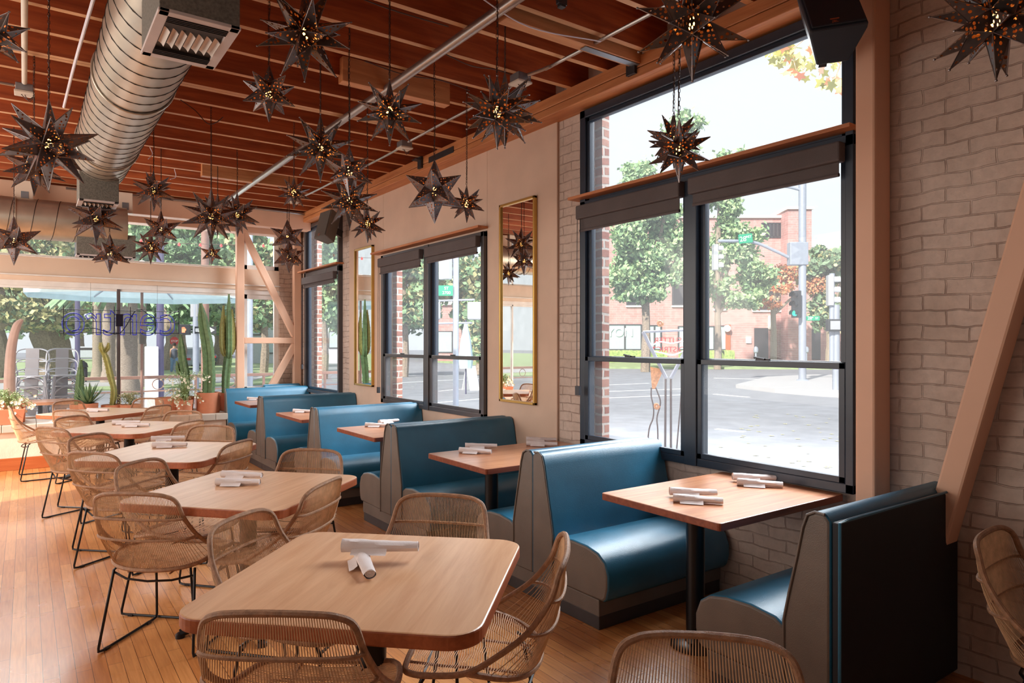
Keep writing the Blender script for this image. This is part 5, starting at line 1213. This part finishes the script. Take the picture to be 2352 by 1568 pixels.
# aqua umbrella over the patio
uc = ony(326, 700, 12.9); ur = thing('patio_umbrella', 'open pale aqua patio umbrella outside the far windows', 'umbrella', (uc.x, 12.9, -.02))
pole(ur, 'pole', [(0, 0, 0), (0, 0, 2.95)], .022, 'rail'); MB().box((-.04, -.06, 1.55), (.05, .05, 1.72)).build('crank', M['speaker2'], ur, bevel=.01)
P = [(1.72*math.cos(k*PI/4+.35), 1.72*math.sin(k*PI/4+.35), 2.40) for k in range(8)]
b = MB().add([(0, 0, 2.95)]+P, [(0, k+1, (k+1) % 8+1) for k in range(8)]).add(P+[(x, y, z-.09) for x, y, z in P], [(k, (k+1) % 8, 8+(k+1) % 8, 8+k) for k in range(8)]); b.build('canopy', M['canopy'], ur)
for k in range(8): MB().tube([(0, 0, 2.90), (P[k][0]*.97, P[k][1]*.97, 2.40)], .010, 5).build('rib', M['pole'], ur)
MB().lathe([(.28, 0), (.28, .05), (.04, .10)], n=20).build('base', M['speaker2'], ur)
# patio table and things on the terrace
p = ony(120, 920, 12.1); r = thing('patio_table', 'sunlit pale patio table outside the glass at far left', 'table', (p.x-.15, 11.85, -.02))
MB().prism(rpoly(1.0, .65, .02, 3), .70, .74).build('tabletop', M['btable'], r); MB().cyl((0, 0, 0), (0, 0, .70), .03, 10).build('pole', M['black'], r)
b0 = ony(348, 800, 16.5); r = thing('utility_cabinet', 'white upright utility cabinet beyond the patio railing', 'cabinet', (b0.x, 16.5, GZ)); MB().box((-.12, -.12, 0), (.12, .12, 1.72)).build('cabinet_body', M['white'], r, bevel=.02)
for u, d, rr, top, l_, m_ in ((368, 15, .075, 600, 'thick grey lamp post beyond the patio in the middle of the far window', 'pole_d'), (178, 18, .06, 560, 'slim dark blue lamp post above the stacked chairs', 'pole_d'), (471, 20, .11, 640, 'brown wooden utility pole behind the tallest cactus', 'rail'), (574, 14, .06, 560, 'slim lamp post behind the corner brace frame', 'pole')):
    b0 = at0(u, d); r = thing('lamp_post', l_, 'post', b0); pole(r, 'post_shaft', [(0, 0, 0), (0, 0, dep(u, top-120, d).z-GZ)], rr, m_); MB().lathe([(rr*2, 0), (rr*2, .2), (rr*1.2, .4)], n=12).build('post_base', M[m_], r)
b0 = at0(450, 21); r = thing('crossing_signal', 'pale pole with traffic signal, orange hand signal and ONE WAY arrow sign', 'traffic signal', b0)
pole(r, 'pole', [(0, 0, 0), (0, 0, dep(450, 690, 21).z-GZ)], .09); head(r, dep(449, 728, 21)-b0, 2, 'sigg', -TH+PI, .8)
h = MB().box((-.17, -.1, -.16), (.17, .1, .16)).build('pedestrian_signal', M['sig'], r, bevel=.02, loc=dep(424, 757, 21)-b0, rz=-TH+.3)
hm = MB(); hm.box((-.06, -.115, -.09), (.03, -.105, .02))
for k in range(4): hm.box((-.06+.024*k, -.115, .01), (-.06+.024*k+.016, -.105, .085-.01*abs(k-1.5)))
hm.box((.03, -.115, -.03), (.055, -.105, .03)); hm.build('hand_symbol', M['orange_l'], h)
MB().tube([tuple(dep(412, 747, 21)-b0), tuple(dep(450, 746, 21)-b0)], .02, 6).build('bracket', M['pole'], r)
c_ = dep(477, 758, 21)-b0-fw*.15; o = MB().box((-.33, -.01, -.11), (.33, .01, .11)).build('sign_plate', M['sig'], r, loc=c_, rz=-TH)
MB().add([(-.30, -.016, -.05), (.13, -.016, -.05), (.13, -.016, -.09), (.29, -.016, 0), (.13, -.016, .09), (.13, -.016, .05), (-.30, -.016, .05)], [tuple(range(7))]).build('white_arrow', M['wtxt'], o)
text('sign_lettering', 'ONE WAY', .085, M['sig'], o, (-.06, -.02, 0), (PI/2, 0, 0), .001)
b0 = at0(400, 42); r = thing('stop_sign', 'small distant red STOP sign behind the cacti', 'sign', b0); pole(r, 'pole', [(0, 0, 0), (0, 0, 1.9)], .03)
o = MB().lathe([(0, -.01), (.28, -.01), (.28, .01), (0, .01)], n=8).build('sign_plate', M['red'], r, loc=(0, -.05, 1.9)); o.rotation_euler = (PI/2, PI/8, -TH)
text('sign_lettering', 'STOP', .17, M['wtxt'], r, (0, -.08, 1.9), (PI/2, 0, -TH), .002)
def car(u, d, m, rz, lab):
    b0 = at0(u, d); r = thing('parked_car', lab, 'car', b0, rz)
    P = [(-2.1, .35), (-2.15, .75), (-1.9, .95), (-1.3, 1.05), (-.9, 1.42), (.6, 1.45), (1.2, 1.05), (1.95, .92), (2.15, .7), (2.1, .35)]
    b = MB(); n = len(P); b.v = [(-.85, y, z) for y, z in P]+[(.85, y, z) for y, z in P]; b.f = [tuple(range(n)), tuple(reversed(range(n, 2*n)))]+[(i, (i+1) % n, n+(i+1) % n, n+i) for i in range(n)]; b.mi = [0]*len(b.f); b.build('car_body', M[m], r, bevel=.08)
    MB().box((-.86, -.8, 1.07), (.86, .9, 1.36)).build('side_glass', M['dglass'], r, bevel=.05)
    MB().box((-.7, -2.17, .68), (-.45, -2.05, .82)).box((.45, -2.17, .68), (.7, -2.05, .82)).build('tail_light', M['red'], r)
    for x in (-.8, .8):
        for y in (-1.35, 1.35): MB().cyl((x-.1, y, .33), (x+.1, y, .33), .33, 16).build('wheel', M['tyre'], r)
car(447, 52, 'car2', .2, 'dark parked car behind the crossing signal'); car(438, 46, 'car1', -.5, 'silver parked car left of the crossing signal'); car(322, 70, 'car2', 1.3, 'distant dark car behind the palm trunks'); car(205, 66, 'car1', 1.2, 'distant pale car left of the palm trunks')
# person crossing
b0 = at0(400, 40); r = thing('person', 'distant person in grey top and pale jeans walking near the stop sign', 'person', b0, 0)
def skin_body():
    V = [(0, 0, .95), (0, 0, 1.15), (0, 0, 1.40), (0, -.01, 1.50), (0, -.02, 1.63), (0, -.02, 1.72), (.17, 0, 1.40), (.22, .05, 1.14), (.20, -.06, .92), (-.17, 0, 1.40), (-.22, -.05, 1.14), (-.20, .08, .92), (.09, 0, .88), (.10, -.10, .48), (.10, -.02, .06), (.10, -.14, .03), (-.09, 0, .88), (-.10, .10, .48), (-.10, .28, .10), (-.10, .20, .03)]
    E = [(0,1),(1,2),(2,3),(3,4),(4,5),(2,6),(6,7),(7,8),(2,9),(9,10),(10,11),(0,12),(12,13),(13,14),(14,15),(0,16),(16,17),(17,18),(18,19)]
    R = [.13, .12, .13, .055, .09, .085, .06, .045, .03, .06, .045, .03, .09, .06, .045, .035, .09, .06, .045, .035]
    me = bpy.data.meshes.new('body'); me.from_pydata(V, E, []); o = bpy.data.objects.new('body', me); COL.objects.link(o); o.parent = r
    m_ = o.modifiers.new('skin', 'SKIN')
    for i, q_ in enumerate(me.skin_vertices[0].data): q_.radius = (R[i], R[i]); q_.use_root = i == 0
    o.modifiers.new('sub', 'SUBSURF').levels = 1; me.materials.append(M['skin']); return o
skin_body()
MB().lathe([(.165, .90), (.16, 1.15), (.185, 1.38), (.10, 1.47)], n=14).build('shirt', M['shirt'], r, smooth=True)
MB().tube([(.09, 0, .93), (.10, -.10, .48), (.10, -.02, .08)], [.115, .085, .07], 8).tube([(-.09, 0, .93), (-.10, .10, .48), (-.10, .28, .12)], [.115, .085, .07], 8).build('jeans', M['denim'], r, smooth=True)
MB().lathe([(.10, 1.62), (.11, 1.70), (.09, 1.79), (.0, 1.82)], n=12).build('hair', M['hair'], r, smooth=True)
b0 = at0(182, 30); r = thing('wheeled_bin', 'dark rounded wheeled bin on the park path behind the metal chairs', 'bin', b0)
MB().box((-.3, -.25, .15), (.3, .25, .75)).build('bin_body', M['dumpster'], r, bevel=.08); MB().lathe([(.34, .72), (.30, .9), (.16, 1.02), (0, 1.05)], n=16).build('lid', M['dumpster'], r, smooth=True)
for x in (-.25, .25): MB().cyl((x-.03, 0, .1), (x+.03, 0, .1), .1, 12).build('wheel', M['tyre'], r)
b0 = at0(143, 46); r = thing('yellow_sign', 'small yellow road sign in the park distance at left', 'sign', b0); pole(r, 'pole', [(0, 0, 0), (0, 0, 2.0)], .04); o = MB().box((-.3, -.02, -.3), (.3, .02, .3)).build('sign_plate', M['yellow'], r, loc=(0, -.05, 2.0)); o.rotation_euler = (0, PI/4, -TH)
# red bulbs on a string across the patio
sl = thing('string_lights', 'string of small red bulbs hanging across the patio behind the transom', 'string lights', tuple(ony(380, 555, 12.4)))
pts = [Vector(ony(u, v, 12.4))-sl.location for u, v in ((240, 528), (310, 548), (380, 557), (460, 560), (540, 562), (620, 560))]+[Vector((3.75, 11.14, 3.35))-sl.location]; pts.insert(0, Vector((-.9, 11.14, 3.4))-sl.location); sp = smoothpts(pts, 5)
MB().tube(sp, .004, 4).build('cord', M['wire'], sl)
for k in range(2, len(sp), 3): MB().lathe([(0, -.05), (.022, -.035), (.024, -.015), (.01, 0), (.01, .012)], tuple(sp[k]), 8).build('red_bulb', M['red'], sl, smooth=True)
